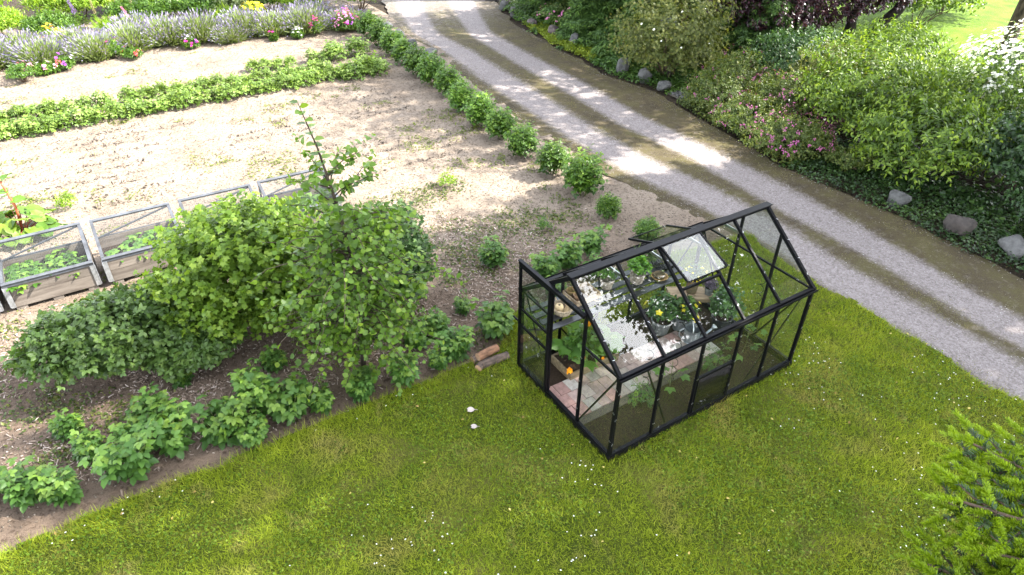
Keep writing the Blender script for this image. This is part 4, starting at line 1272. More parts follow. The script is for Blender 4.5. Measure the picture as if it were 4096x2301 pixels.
t = flower_clump('yarrow', 'yellow flower heads with lime leaves behind the lavender gap', 1.9, 21.9, .42, .7, 642, ['yellow'], 22, 'bright', .06)
t = flower_clump('daylily', 'clump of strap leaves with a pale blue iris bloom', -2.6, 22.3, .4, .6, 643, ['violet'], 3, 'bright', .07, T_BLADE, lsz=.45, nl=50)
t = flower_clump('daylily', 'grassy strap leaves behind the lavender gap', 1.0, 21.9, .45, .55, 644, ['violet'], 2, 'bright', .05, T_BLADE, lsz=.45, nl=60)
# flower spikes, each a thing of its own
SPK = [(-3.35, 23.2, 1.15, 'violet', 'violet delphinium spike in front of the feathery shrub'), (-3.1, 23.6, 1.25, 'violet', 'second violet delphinium spike of the left pair'), (-2.75, 23.3, 1.0, 'straw', 'faded cream spike right of the violet pair'), (-1.75, 22.6, .8, 'pink', 'leaning pink lupin spike with seed pods'), (-1.6, 23.2, 1.3, 'straw', 'tall faded lupin spike above the pink one'), (-.9, 23.6, 1.5, 'violet', 'violet and cream lupin spike, leftmost of the tall group'), (-.55, 23.3, 1.4, 'violet', 'violet lupin spike with the longest bloom in the tall group'), (-.3, 23.6, 1.45, 'straw', 'bleached spike in the tall lupin group'), (-.05, 23.1, 1.35, 'violet', 'violet spike leaning over the grey lavender'), (.25, 23.5, 1.5, 'straw', 'bleached spike at the right of the tall group'), (.5, 23.3, 1.45, 'violet', 'violet spike, rightmost of the tall group'), (1.35, 23.6, 1.3, 'pink', 'blush spike above the silvery perennial'), (1.9, 23.4, 1.15, 'pink', 'pink foxglove spike above the yellow heads'), (-4.4, 25.3, 1.5, 'straw', 'cream spike at the very top left')]
for i, (x, y, h_, c_, lb) in enumerate(SPK):
    t = thing('flower_spike', lb, 'flower spike', (x, y, 0), 0, 'flower spikes in the border')
    t.rotation_euler = (.1 * math.sin(i * 2), -.22 + .15 * math.cos(i * 3), 0)
    r2 = np.random.default_rng(660 + i)
    m_ = MB(); m_.tube([(0, 0, 0), (.01, 0, h_ * .5), (0, 0, h_)], [.012, .01, .004], 5); m_.build('stem', M_stem, t)
    n_ = 150; z = r2.uniform(.45, 1, n_); a = r2.random(n_) * 6.28
    rad = .055 * (1.1 - z)
    P = np.stack([np.cos(a) * rad * .4, np.sin(a) * rad * .4, z * h_], 1); D = np.stack([np.cos(a), np.sin(a), .5 + 0 * a], 1)
    foliage('bloom', scatter(t_kite(.4), P, D, rdir(n_, r2), .055 * (1.25 - .7 * z), None, r2), PM[c_], t)
    n_ = 26; a = r2.random(n_) * 6.28; z = r2.uniform(.05, .45, n_) * h_
    P = np.stack([0 * a, 0 * a, z], 1); D = np.stack([np.cos(a), np.sin(a), .35 + 0 * a], 1); U = np.tile([0, 0, 1.0], (n_, 1))
    foliage('leaves', scatter(T_PIN2, P, D, U, .22, None, r2), LM['peony'], t)

# --- raised beds with wire covers
M_plank = plain('weathered_plank', (.15, .128, .108), .9, spec=.15, var=.3, scale=5, bumps=.006, stretch=(.25, 2.5, 2.5), bscale=18, col2=(.07, .055, .045))
M_galv = plain('galvanised', (.48, .50, .53), .45, metal=.8, var=.2, scale=25)
M_wire = plain('wire', (.09, .095, .10), .6, metal=.3, var=.1)
M_greyframe = plain('grey_painted_timber', (.055, .06, .07), .7, var=.25, scale=8, bumps=.003)
BX = [(-7.08, 'first, mostly cut off by the left edge'), (-5.77, 'with dense strawberry leaves, second from the left'), (-4.45, 'half bare inside, third from the left'), (-3.12, 'behind the currant bush, fourth from the left'), (-1.80, 'behind the hazel shoot, last on the right')]
BW, BD, BH = 1.2, .80, .39
SB = []
for k in range(4):
    r2 = np.random.default_rng(700 + k)
    n_ = 22; a = r2.random(n_) * 6.28; rr_ = r2.uniform(.05, .17, n_)
    E_ = np.stack([np.cos(a) * rr_, np.sin(a) * rr_, r2.uniform(.07, .17, n_)], 1)
    U = np.zeros((n_, 3)); U[:, 2] = 1
    V, F, v = scatter(T_TRI, E_ * [.55, .55, .8], E_ * [1, 1, .15], U + r2.normal(scale=.2, size=U.shape), r2.uniform(.11, .16, n_), None, r2)
    SB.append(raw_mesh('strawberry_foliage', V, F, LM['strawberry'], v))
def wires(mb, O, ex, ey, lx, ly, step=.021, r_=.0008):
    O = np.asarray(O, float)
    for i in range(1, int(lx / step)):
        mb.bar(O + ex * (i * step), O + ex * (i * step) + ey * ly, r_ * 2, r_ * 2, np.cross(ex, ey))
    for j in range(1, int(ly / step)):
        mb.bar(O + ey * (j * step), O + ey * (j * step) + ex * lx, r_ * 2, r_ * 2, np.cross(ex, ey))
pl = MB(); pl.box((0, 0, 0), (BW - .008, .022, BH / 2 - .004)); me_front = pl.mesh('plank', M_plank)
pl = MB(); pl.box((0, 0, 0), (.022, BD - .05, BH / 2 - .004)); me_side = pl.mesh('plank', M_plank)
cn = MB(); cn.box((.03, -.0135, 0), (.062, .003, BH - .02)); cn.box((-.0025, .03, 0), (.003, .09, BH - .02)); cn.tube([(-.006, -.014, -.17), (-.006, -.014, .17)], .008, 6)
me_cn = cn.mesh('corner_hinge', M_galv)
cn = MB(); cn.box((-.03, -.0135, 0), (.062, .003, BH - .02)); cn.box((.0025, .03, 0), (.003, .09, BH - .02)); cn.tube([(.006, -.014, -.17), (.006, -.014, .17)], .008, 6)
me_cn2 = cn.mesh('corner_hinge', M_galv)
fb = MB(); fb.box((0, 0, 0), (.14, .1, .1)); me_fb = fb.mesh('foot_block', M_plank)
wm = None
# cover meshes are alike in all beds
z0, z1 = BH + .085, .76        # lid low edge at the front, high edge at the back
sl = np.array([0, BD, z1 - z0]); sl_l = np.linalg.norm(sl); sl_u = sl / sl_l
def cov(f):
    m_ = MB(); f(m_); return m_
c_top = MB(); wires(c_top, (0, -.0, z0), np.array([1., 0, 0]), sl_u, BW, sl_l); me_w1 = c_top.mesh('wire_mesh', M_wire)
c_bk = MB(); wires(c_bk, (0, BD, BH + .06), np.array([1., 0, 0]), np.array([0, 0, 1.]), BW, z1 - BH - .06, .03, .0009); me_w2 = c_bk.mesh('wire_mesh', M_wire)
def barme(a, b, w=.045, h=.03, up=(0, 0, 1)):
    m_ = MB(); m_.bar(a, b, w, h, up); return m_.mesh('frame_bar', M_greyframe)
nrm = np.cross([1, 0, 0], sl_u)
FB = [barme((0, 0, z0), (BW, 0, z0), .05, .03, nrm), barme((0, BD, z1), (BW, BD, z1), .05, .03, nrm),
      barme((.024, .026, z0 + .011), (.024, BD - .026, z1 - .011), .048, .03, nrm), barme((BW - .024, .026, z0 + .011), (BW - .024, BD - .026, z1 - .011), .048, .03, nrm),
      barme((.02, BD - .012, BH + .06), (BW - .02, BD - .012, z1 - .02), .02, .03, (0, 1, 0)),
      barme((.0, BD, BH + .055), (BW, BD, BH + .055), .03, .04), barme((.015, 0.02, BH + .055), (.015, BD - .02, BH + .055), .028, .04), barme((BW - .015, .02, BH + .055), (BW - .015, BD - .02, BH + .055), .028, .04), barme((0, 0, BH + .05), (BW, 0, BH + .05), .03, .03),
      barme((.015, BD - .03, BH + .075), (.015, BD - .03, z1 - .025), .028, .028, (1, 0, 0)), barme((BW - .015, BD - .03, BH + .075), (BW - .015, BD - .03, z1 - .025), .028, .028, (1, 0, 0))]
rc = random.Random(8)
for bi, (bx, lb) in enumerate(BX):
    t = thing('raised_bed', 'weathered timber raised bed under a wire cover, ' + lb, 'raised bed', (bx, 6.93, 0), rc.uniform(-.008, .008), 'raised beds in a row')
    for f_ in ((.12, .06), (BW / 2, .06), (BW - .12, .06), (.12, BD - .08), (BW - .12, BD - .08)):
        obj('foot_block', me_fb, t, (f_[0], f_[1], .0))
    for q in range(2):
        z = .055 + BH / 4 + q * BH / 2
        obj('plank', me_front, t, (BW / 2, .011, z), (0, rc.uniform(-.004, .004), 0)); obj('plank', me_front, t, (BW / 2, BD - .011, z))
        obj('plank', me_side, t, (.011, BD / 2, z)); obj('plank', me_side, t, (BW - .011, BD / 2, z))
    for me_, x, y, rz in ((me_cn, 0, 0, 0), (me_cn2, BW, 0, 0)):
        obj('corner_hinge', me_, t, (x, y, .055 + BH / 2), (0, 0, rz))
    sm_ = MB(); sm_.box((BW / 2, BD / 2, .16), (BW - .05, BD - .05, .2)); sm_.build('bed_soil', M_dark_soil, t)
    cv = obj('wire_cover', None, t)
    cv.rotation_euler = (rc.uniform(-.01, .015), rc.uniform(-.008, .008), rc.uniform(-.01, .01))
    for me_ in FB:
        obj('frame_bar', me_, cv)
    tag(obj('wire_mesh', me_w1, cv), kind='stuff'); tag(obj('wire_mesh', me_w2, cv), kind='stuff')
    if bi >= 1:
        n_ = [0, 20, 10, 14, 12][bi]
        for q in range(n_):
            px = bx + .12 + rc.random() * (BW - .24); py = 6.93 + .12 + rc.random() * (BD - .24)
            o = obj('strawberry_plant', SB[rc.randrange(4)], None, (px, py, .26), (0, 0, rc.uniform(0, 6.28)), rc.uniform(.8, 1.25))
            tag(o, 'strawberry plant under the wire in the raised bed ' + lb.split(',')[0].strip(), 'strawberry plant', 'strawberry plants, bed ' + str(bi + 1))

# --- rhubarb with a red flower stalk
t = thing('rhubarb', 'rhubarb clump with broad crinkled leaves and one red flower stalk', 'rhubarb', (-5.55, 9.45, 0))
r2 = np.random.default_rng(720)
n_ = 34; a = np.arange(n_) * 2.4 + r2.normal(0, .2, n_); rr_ = r2.uniform(.12, .42, n_)
E_ = np.stack([np.cos(a) * rr_, np.sin(a) * rr_, .46 - .75 * rr_ + r2.uniform(-.04, .06, n_)], 1)
obj('stalk', stems_mesh('stalk', plain('rhubarb_stalk', (.30, .08, .05), .5, var=.2), E_ * [.15, .15, 0], E_, .011, 5, arch=.08, seed=3), t)
def crinkle():
    V, F = [], []
    nu, nv = 6, 7
    for i in range(nu):
        for j in range(nv):
            u = i / (nu - 1); v_ = (j / (nv - 1) - .5) * 2
            w = .46 * math.sin(min(1, u * 1.15 + .12) * PI) ** .6 * (1.05 - .3 * u)
            V.append([u * 1.0 - .12 * (1 - u) * abs(v_), v_ * w, .05 * abs(v_) - .22 * u * u + .045 * math.sin(7 * u + 5 * v_) * (abs(v_) > .3)])
    for i in range(nu - 1):
        for j in range(nv - 1):
            q = i * nv + j
            F += [[q, q + nv, q + nv + 1], [q, q + nv + 1, q + 1]]
    return np.array(V), np.array(F)
T_RHU = crinkle()
U = np.zeros((n_, 3)); U[:, 2] = 1
foliage('leaves', scatter(T_RHU, E_, E_ * [1, 1, .0] + r2.normal(scale=.1, size=E_.shape) - [0, 0, .1], U + r2.normal(scale=.2, size=U.shape), r2.uniform(.24, .36, n_), None, r2), LM['rhubarb'], t)
m_ = MB(); m_.tube([(.02, .02, .1), (.06, .05, .5), (.02, .1, .82), (.0, .12, 1.0)], [.022, .02, .017, .02], 8); m_.build('flower_stalk', plain('red_stalk', (.42, .10, .04), .5, var=.25), t, smooth=True)
P = np.array([[.05, .06, .62], [.03, .1, .78], [.0, .12, .98], [.02, .1, .7]]); D = np.array([[1., -.3, .1], [-1, -.1, .1], [.8, .1, .5], [-.5, .9, -.2]])
foliage('stalk_leaves', scatter(T_RHU, P, D, np.tile([0, 0, 1.], (4, 1)), [.3, .28, .22, .24], [.5, .4, .3, .6]), LM['rhubarb'], t)
def weed(lb, x, y, s_, seed, matk='bright'):
    t = thing('weed_plant', lb, 'weed', (x, y, 0))
    foliage('leaves', crown(seed, .17 * s_, .17 * s_, .26 * s_, 22, 6, T_PIN2, .11 * s_, inner=.2), LM[matk], t)
weed('bright yellow-green weed beside the rhubarb', -4.78, 10.12, 1.1, 731)
weed('small yellow-green weed on the bare soil right of the hazel', 1.72, 7.25, 1.0, 732)
weed('low weed in front of the second smallest peony', 2.4, 4.8, .8, 733, 'raspberry')

# --- currant bushes and bramble
shrub('redcurrant_bush', 'large bright green currant bush in front of the raised beds', -2.75, 4.75, 1.35, 1.0, 1.95, 741, 'currant', T_LOBE, .105, 900, 15, arch=.12, spread=.8, up=.8, stem_n=14, stem_r=.016, amp=.28, tipvar=.5, zmid=.36, low=.6)
shrub('blackcurrant_bush', 'darker green currant bush right of the hazel', -1.0, 4.45, .9, .8, 1.4, 742, 'currant_dark', T_LOBE, .105, 560, 13, arch=.12, spread=.8, up=.8, stem_n=10, amp=.35, zmid=.4, low=.6, tipvar=.5)
shrub('bramble_bush', 'low spreading bramble bush with pointed leaves left of the currant', -4.65, 4.75, 1.05, .75, 1.05, 743, 'rubus', T_TRI, .175, 360, 12, arch=.15, spread=.75, up=.8, stem_n=10, amp=.35, sm=M_stem)
shrub('bramble_bush', 'bramble shoots between the currant bush and the spreading bramble', -3.75, 4.3, .6, .5, .7, 744, 'rubus', T_TRI, .175, 150, 11, arch=.15, spread=.75, up=.8, sm=M_stem)
# --- hazel sapling: crooked stem, arching twigs, round leaves
t = thing('hazel_tree', 'young hazel tree with one long leafy shoot rising above the currants', 'tree', (-1.83, 3.0, 0))
HZ = np.array([(0, 0, -.05), (.03, -.02, .5), (.06, 0, 1.0), (.08, .04, 1.6), (.06, .09, 2.1), (-.02, .12, 2.7), (-.1, .13, 3.2), (-.22, .16, 3.72)])
m_ = MB(); m_.tube(HZ, [.036, .033, .03, .027, .023, .017, .011, .004], 8); m_.build('trunk', M_bark, t, smooth=True)
r2 = np.random.default_rng(751)
B, E_ = [], []
for i in range(110):
    z = r2.uniform(.4, 2.3); b = np.array([np.interp(z, HZ[:, 2], HZ[:, k]) for k in range(3)])
    a = i * 2.4 + r2.normal(0, .3)
    ln = (1.2 if z < 1.9 else .9) * r2.uniform(.5, 1.1) * (1 if z > .6 else .65)
    rise = r2.uniform(-.2, .35)
    B.append(b); E_.append(b + np.array([math.cos(a) * ln, math.sin(a) * ln, rise * ln]))
for k in range(9):
    z = r2.uniform(2.25, 3.1); b = np.array([np.interp(z, HZ[:, 2], HZ[:, q]) for q in range(3)]); a = k * 2.4; ln = (3.9 - z) * .4
    B.append(b); E_.append(b + np.array([math.cos(a) * ln, math.sin(a) * ln, .5 * ln]))
B = np.array(B); E_ = np.array(E_)
obj('limb', stems_mesh('limb', M_bark, B, E_, .010, 5, arch=.1, seed=4), t)
p1 = shoots(B, E_, 17, T_ROUND, .10, r2, t0=.2, arch=.1, spread=.8, up=.8, droop=.15, tipvar=.55)
# side twiglets
mid = B + (E_ - B) * r2.uniform(.4, .9, (len(B), 1)); e2 = mid + r2.normal(scale=.28, size=mid.shape) - [0, 0, .08]
p2 = shoots(mid, e2, 10, T_ROUND, .098, r2, t0=.3, arch=.05, spread=.8, up=.85, droop=.2)
mid = B + (E_ - B) * r2.uniform(.4, .9, (len(B), 1)); e2 = mid + r2.normal(scale=.28, size=mid.shape) - [0, 0, .08]
p4 = shoots(mid, e2, 10, T_ROUND, .095, r2, t0=.3, arch=.05, spread=.8, up=.85, droop=.25)
ld = np.stack([np.interp(np.linspace(2.1, 3.72, 36), HZ[:, 2], HZ[:, k]) for k in range(3)], 1)
a = np.arange(36) * 2.4
p3 = scatter(T_ROUND, ld, np.stack([np.cos(a), np.sin(a), .15 + 0 * a], 1), np.tile([0, 0, 1.], (36, 1)) + r2.normal(scale=.3, size=(36, 3)), np.linspace(.17, .10, 36), None, r2)
foliage('crown', join([p1, p2, p4, p3]), LM['hazel'], t)

# --- raspberry canes
RASP = []
for k in range(5):
    r2 = np.random.default_rng(760 + k)
    n_ = 9; a = np.arange(n_) * 2.4; rr_ = r2.uniform(.08, .26, n_)
    E_ = np.stack([np.cos(a) * rr_, np.sin(a) * rr_, r2.uniform(.34, .62, n_)], 1); B = E_ * [.3, .3, .02]
    V, F, v = shoots(B, E_, 16, T_TRI, .195, r2, t0=.18, arch=.05, spread=.82, up=.85, droop=.1, tipvar=.8, jit=.18)
    RASP.append((raw_mesh('raspberry_leaves', V, F, LM['raspberry'], v), stems_mesh('raspberry_cane', M_stem, B * [1, 1, -.5], E_, .006, 4, arch=.05, seed=k)))
RB = [(-5.75, 2.95, 1.0, 'at the bottom left corner of the bed'), (-6.15, 3.2, .9, 'cut by the left edge beside the lawn'), (-5.1, 3.25, .8, 'pale and low behind the corner clump'), (-4.75, 2.72, 1.2, 'largest, leaning over the lawn edge at the left'), (-4.25, 2.9, 1.15, 'joined to the large one on its right'), (-4.35, 3.45, 1.0, 'behind the large clump at the left'), (-3.7, 2.75, 1.2, 'with big drooping leaves in the middle of the lawn edge'), (-3.2, 2.95, 1.1, 'upright between two big clumps'), (-2.9, 2.68, 1.15, 'at the right end of the dense group'), (-3.25, 3.35, .8, 'small, behind the dense group'), (-2.85, 3.65, .7, 'young with lobed leaves under the currant'), (-2.05, 2.5, .75, 'young, right below the hazel trunk'), (-1.45, 2.5, .9, 'alone between hazel and log pile'), (-1.9, 2.8, .5, 'tiny, at the foot of the hazel'), (-.98, 3.1, .8, 'behind the log pile on the left'), (-.6, 3.2, .75, 'drooping, behind the log pile'), (-.62, 2.62, .95, 'just left of the logs'), (-.95, 2.5, .55, 'small and low left of the logs'), (.12, 2.72, 1.1, 'against the open greenhouse door'), (-.05, 3.45, .55, 'small, on the chips above the logs'), (1.0, 4.3, .95, 'on the wood chips beyond the bushes'), (1.55, 3.5, 1.0, 'behind the front left corner of the greenhouse'), (2.05, 3.6, .95, 'behind the greenhouse, pale green'), (2.65, 3.75, .95, 'behind the greenhouse beside the peony end'), (1.35, 2.95, .8, 'close behind the greenhouse shelf'), (2.3, 3.2, .7, 'low behind the greenhouse wall'), (-3.95, 4.0, .6, 'small, in front of the bramble'), (-5.4, 2.72, .9, 'squeezed between the corner clump and the largest one'), (-3.42, 2.5, .8, 'low, hanging over the lawn under the big drooping leaves'), (-2.55, 2.62, .7, 'low, last of the dense strip towards the hazel'), (-5.3, 3.75, .7, 'low, far left under the bramble'), (-4.6, 3.1, .9, 'in the gap behind the largest clump')]
for i, (x, y, s_, lb) in enumerate(RB):
    t = thing('raspberry_plant', 'raspberry plant ' + lb, 'raspberry', (x, y, -.01), i * 1.9, 'raspberry plants', (s_ * .95, s_ * .95, s_ * .88) if x < -1.6 else (s_ * .98, s_ * .98, s_ * .92))
    obj('leaves', RASP[i % 5][0], t); obj('cane', RASP[i % 5][1], t)

# --- log pile at the lawn edge
M_endgrain = plain('cut_wood', (.33, .20, .12), .9, var=.3, scale=30)
M_logbark = plain('log_bark', (.12, .085, .065), .95, var=.45, scale=18, bumps=.012, stretch=(.4, 1, 1))
M_logred = plain('peeling_log_bark', (.26, .13, .07), .9, var=.4, scale=18, bumps=.012, stretch=(.3, 1, 1))
for i, (x, y, z, L, r_, rz, mt, lb) in enumerate([(-.36, 2.33, .06, .30, .06, .02, M_logbark, 'grey log at the back of the small pile'), (-.3, 2.27, .15, .33, .058, .08, M_logred, 'reddish split log on top of the small pile'), (-.24, 2.17, .06, .40, .06, -.02, M_logbark, 'brown log lying nearest the lawn'), (-.42, 2.2, .06, .24, .055, .5, M_logbark, 'short log at the end of the pile')]):
    t = thing('log', lb, 'log', (x, y, z), rz, 'logs in the small pile')
    tt = np.linspace(-L / 2, L / 2, 6)
    m_ = MB(); m_.tube(np.stack([tt, .004 * np.sin(9 * tt + i), .003 * np.cos(7 * tt)], 1), r_ * np.array([1, 1.04, .98, 1.03, .97, 1.0]), 12, cap=False); m_.build('bark', mt, t, smooth=True)
    for sgn in (-1, 1):
        m_ = MB(); m_.tube([(sgn * (L / 2 - .006), 0, 0), (sgn * (L / 2 - .001), 0, 0)], r_ * .97, 12); m_.build('cut_end', M_endgrain, t)

# ================================================================== inside the greenhouse
ZS = 1.03      # shelf height
M_slat = plain('black_shelf', (.020, .020, .023), .32, spec=.6, var=.2, scale=6)
sh = thing('shelf', 'long black slatted shelf along the far wall of the greenhouse', 'shelf', (0, 0, 0))
for k in range(4):
    y = 1.385 + k * .148
    m_ = MB(); m_.box((1.235, y, ZS - .01), (2.40, .092, .02)); m_.build('slat', M_slat, sh, bevel=.003)
for x in (.09, .72, 1.3, 1.9, 2.37):
    m_ = MB(); m_.bar((x, 1.35, ZS - .032), (x, W_ - .035, ZS - .032), .025, .022); m_.build('bracket', M_slat, sh)
    m_ = MB(); m_.bar((x, 1.40, ZS - .045), (x, W_ - .035, ZS - .36), .018, .018); m_.build('strut', M_slat, sh)
M_terra = plain('terracotta', (.30, .17, .095), .85, var=.25, scale=18, bumps=.002)
M_clay = plain('ochre_clay', (.27, .165, .06), .8, var=.25, scale=18, bumps=.002)
M_moss = plain('mossy_clay_pot', (.12, .082, .045), .9, var=.4, scale=9, bumps=.004, col2=(.055, .05, .02))
M_wicker = plain('wicker', (.36, .28, .19), .8, var=.35, scale=40)
M_wicker_d = plain('wicker_pink', (.34, .27, .22), .8, var=.35, scale=40)
M_jute = plain('jute', (.50, .37, .21), .95, var=.2, scale=60, bumps=.002)
M_wood = plain('pale_wood', (.36, .25, .16), .8, var=.25, scale=7, stretch=(.3, 3, 3), bumps=.002)
M_oldwood = plain('old_wood', (.19, .135, .075), .85, var=.3, scale=7, stretch=(.3, 3, 3), bumps=.003)
M_zinc = plain('zinc', (.27, .29, .31), .42, metal=.65, var=.25, scale=14)
M_zincl = plain('bright_zinc', (.55, .57, .60), .35, metal=.8, var=.15, scale=14)
M_pot = plain('black_plastic_pot', (.02, .02, .021), .5, var=.2)
M_greypot = plain('grey_pot', (.15, .15, .15), .7, var=.25, scale=12, bumps=.002)

def woven(mb, r0, r1, h_, rows, n=20, z0=0.0, tr=.008, oval=1.0, c=(0, 0)):
    """basket wall: wavy rings over upright stakes"""
    for i in range(rows):
        f = i / (rows - 1); r_ = r0 + (r1 - r0) * f ** .7
        a = np.linspace(0, 2 * PI, 41)
        w = r_ + .0055 * np.cos(a * n / 2 + (i % 2) * PI)
        mb.tube(np.stack([c[0] + np.cos(a) * w, c[1] + np.sin(a) * w * oval, np.full(41, z0 + h_ * f)], 1), tr * .9, 5, cap=False)
    for k in range(n):
        a = 2 * PI * k / n
        mb.tube([(c[0] + math.cos(a) * r0, c[1] + math.sin(a) * r0 * oval, z0), (c[0] + math.cos(a) * r1, c[1] + math.sin(a) * r1 * oval, z0 + h_)], .004, 4)
# wicker basket with twine and raffia
bk = thing('wicker_basket', 'pale wicker basket with two handles on the shelf by the door', 'basket', (.39, 1.56, ZS), .4)
m_ = MB(); woven(m_, .085, .135, .10, 9); m_.build('wall', M_wicker, bk)
m_ = MB(); m_.lathe([(.0, .004), (.085, .004), (.085, .012), (0, .012)], 18); m_.build('bottom', M_wicker, bk)
for s_ in (-1, 1):
    m_ = MB(); a = np.linspace(0, PI, 12)
    m_.tube(np.stack([.06 * np.cos(a), np.full(12, s_ * .135) + s_ * .015 * np.sin(a), .10 + .062 * np.sin(a)], 1), .009, 6); m_.build('handle', M_wicker, bk)
tw = thing('twine_spool', 'spool of cream twine standing in the wicker basket', 'twine', (.345, 1.575, ZS + .014))
m_ = MB(); m_.lathe([(.012, .0), (.048, .0), (.054, .02), (.055, .09), (.046, .112), (.02, .118), (.013, .112)], 18); m_.build('twine', M_jute, tw, smooth=True)
m_ = MB(); m_.lathe([(.0, .113), (.013, .113), (.013, .119), (0, .119)], 10); m_.build('core', M_bark, tw)
rf = thing('raffia_bundle', 'tied bundle of straw coloured raffia in the wicker basket', 'raffia', (.45, 1.55, ZS + .02), .9)
m_ = MB(); r2 = np.random.default_rng(801)
for k in range(60):
    a, q = r2.random() * 6.28, r2.random() ** .5
    m_.tube([(.055 * q * math.cos(a) - .06, .055 * q * math.sin(a), .02), (.0, .018 * q * math.sin(a), .06 + .012 * q * math.cos(a)), (.075 + .02 * r2.random(), .06 * q * math.sin(a + .5), .12 + .05 * q * math.cos(a))], .0028, 4)
m_.build('strands', M_jute, rf)
m_ = MB(); a = np.linspace(0, 2 * PI, 14); m_.tube(np.stack([0 * a, .022 * np.cos(a), .06 + .022 * np.sin(a)], 1), .005, 5); m_.build('tie', M_wood, rf)
# wooden tray with clay pots
ty = thing('wooden_tray', 'shallow wooden tray holding small clay pots on the shelf', 'tray', (.80, 1.70, ZS), .02)
m_ = MB(); m_.box((0, 0, .008), (.40, .30, .014)); m_.build('bottom', M_oldwood, ty)
for c_, s_ in (((0, -.145, .048), (.40, .012, .08)), ((0, .145, .048), (.40, .012, .08)), ((-.195, 0, .048), (.012, .276, .08)), ((.195, 0, .048), (.012, .276, .08)), ((.03, 0, .045), (.010, .276, .06))):
    m_ = MB(); m_.box(c_, s_); m_.build('side', M_wood, ty, bevel=.002)
def clay_pot(name, lb, x, y, z, r_, h_, mat, group=None, lay=None, n=18):
    t = thing(name, lb, 'pot', (x, y, z), 0, group)
    if lay:
        t.rotation_euler = lay
    m_ = MB(); m_.lathe([(.0, .002), (r_ * .68, 0), (r_ * .93, h_ * .8), (r_, h_ * .8), (r_ * 1.03, h_), (r_ * .9, h_), (r_ * .86, h_ * .75), (r_ * .6, .02), (0, .02)], n); m_.build('body', mat, t, smooth=False)
    return t
clay_pot('clay_pot', 'empty clay pot nearest the door in the wooden tray', .70, 1.655, ZS + .016, .062, .095, M_terra, 'clay pots in the tray')
clay_pot('clay_pot', 'empty clay pot behind the raffia in the wooden tray', .685, 1.775, ZS + .016, .068, .10, M_clay, 'clay pots in the tray')
clay_pot('clay_pot', 'small clay pot at the back of the wooden tray', .775, 1.80, ZS + .016, .05, .085, M_terra, 'clay pots in the tray')
# plant pot holder under reflection: woven pot and a looped hand tool
bt = thing('bamboo_sieve', 'round bamboo sieve with a short handle on the shelf behind the first pane', 'sieve', (.95, 1.55, ZS + .012), .5)
m_ = MB(); a = np.linspace(0, 2 * PI, 25); m_.tube(np.stack([.06 * np.cos(a), .06 * np.sin(a), 0 * a], 1), .008, 6, cap=False); m_.build('rim', M_jute, bt)
m_ = MB(); m_.tube([(.06, 0, 0), (.16, 0, .004)], .008, 6); m_.build('handle', M_jute, bt)
lx = clay_pot('clay_pot', 'wide pale pot with a leafy herb behind the white reflection', 1.22, 1.70, ZS, .10, .14, M_wicker_d)
foliage('herb', tuple([crown(811, .14, .14, .2, 30, 7, T_OV, .06, inner=.2)[0] + [0, 0, .12], *crown(811, .14, .14, .2, 30, 7, T_OV, .06, inner=.2)[1:]]), LM['raspberry'], lx)
# basil in a woven pot
LM['basil'] = leafmat('basil_leaf', (.06, .15, .012), (.11, .26, .02), (.20, .38, .04), .4, .3, .5)
bs = thing('basil_plant', 'bushy bright green basil in a woven pot on the shelf', 'basil', (1.66, 1.60, ZS))
m_ = MB(); woven(m_, .075, .095, .13, 11); m_.lathe([(0, .01), (.07, .01), (.088, .118), (0, .118)], 16); m_.build('woven_pot', M_wicker_d, bs)
d_ = crown(812, .15, .15, .26, 46, 9, T_ROUND, .062, inner=.15, up=.9, fill=.3)
foliage('leaves', (d_[0] + [0, 0, .11], d_[1], d_[2]), LM['basil'], bs)
# saucers with a plant label
sa = thing('clay_saucer', 'large ochre clay saucer on the shelf beside the basil', 'saucer', (1.985, 1.50, ZS))
m_ = MB(); m_.lathe([(0, 0), (.085, 0), (.118, .032), (.112, .034), (.082, .010), (0, .010)], 26); m_.build('dish', M_clay, sa, smooth=False)
sb = thing('clay_saucer', 'smaller clay saucer stacked on the large one', 'saucer', (1.99, 1.515, ZS + .012))
m_ = MB(); m_.lathe([(0, 0), (.066, 0), (.088, .038), (.080, .040), (.062, .012), (0, .012)], 24); m_.build('dish', M_moss, sb)
pl_ = thing('plant_label', 'small pale wooden plant label lying in the saucers', 'label', (1.985, 1.475, ZS + .045), -.9)
m_ = MB(); m_.box((0, 0, 0), (.10, .014, .004)); m_.add([(.05, -.007, -.002), (.07, 0, 0), (.05, .007, -.002), (.05, 0, .002)], [[0, 1, 3], [1, 2, 3], [0, 2, 1]]); m_.build('stick', M_wood, pl_)
pl_.rotation_euler = (0, -.25, -.9)
# black wire baskets
for i, (x, y, z, lb) in enumerate([(2.17, 1.70, ZS, 'black wire basket lying tilted on the shelf behind the saucers'), (2.12, 1.80, ZS + .03, 'black wire basket leaning against the far glass')]):
    wb = thing('wire_basket', lb, 'basket', (x, y, z), .5 * i)
    wb.rotation_euler = (.25 if i == 0 else .9, .1, .4)
    m_ = MB(); a = np.linspace(0, 2 * PI, 25)
    for r_, zz in ((.06, .0), (.085, .05), (.10, .10), (.105, .14)):
        m_.tube(np.stack([r_ * np.cos(a), r_ * np.sin(a), np.full(25, zz)], 1), .004, 5, cap=False)
    for k in range(22):
        q = 2 * PI * k / 22
        m_.tube([(.0 + .0 * k, 0, 0), (.06 * math.cos(q), .06 * math.sin(q), 0), (.088 * math.cos(q), .088 * math.sin(q), .055), (.105 * math.cos(q), .105 * math.sin(q), .14)], .0028, 4)
    m_.build('wires', M_pot, wb)
hb = thing('herb_pot', 'feathery dark green herb in a small black pot behind the basil', 'herb', (1.93, 1.76, ZS))
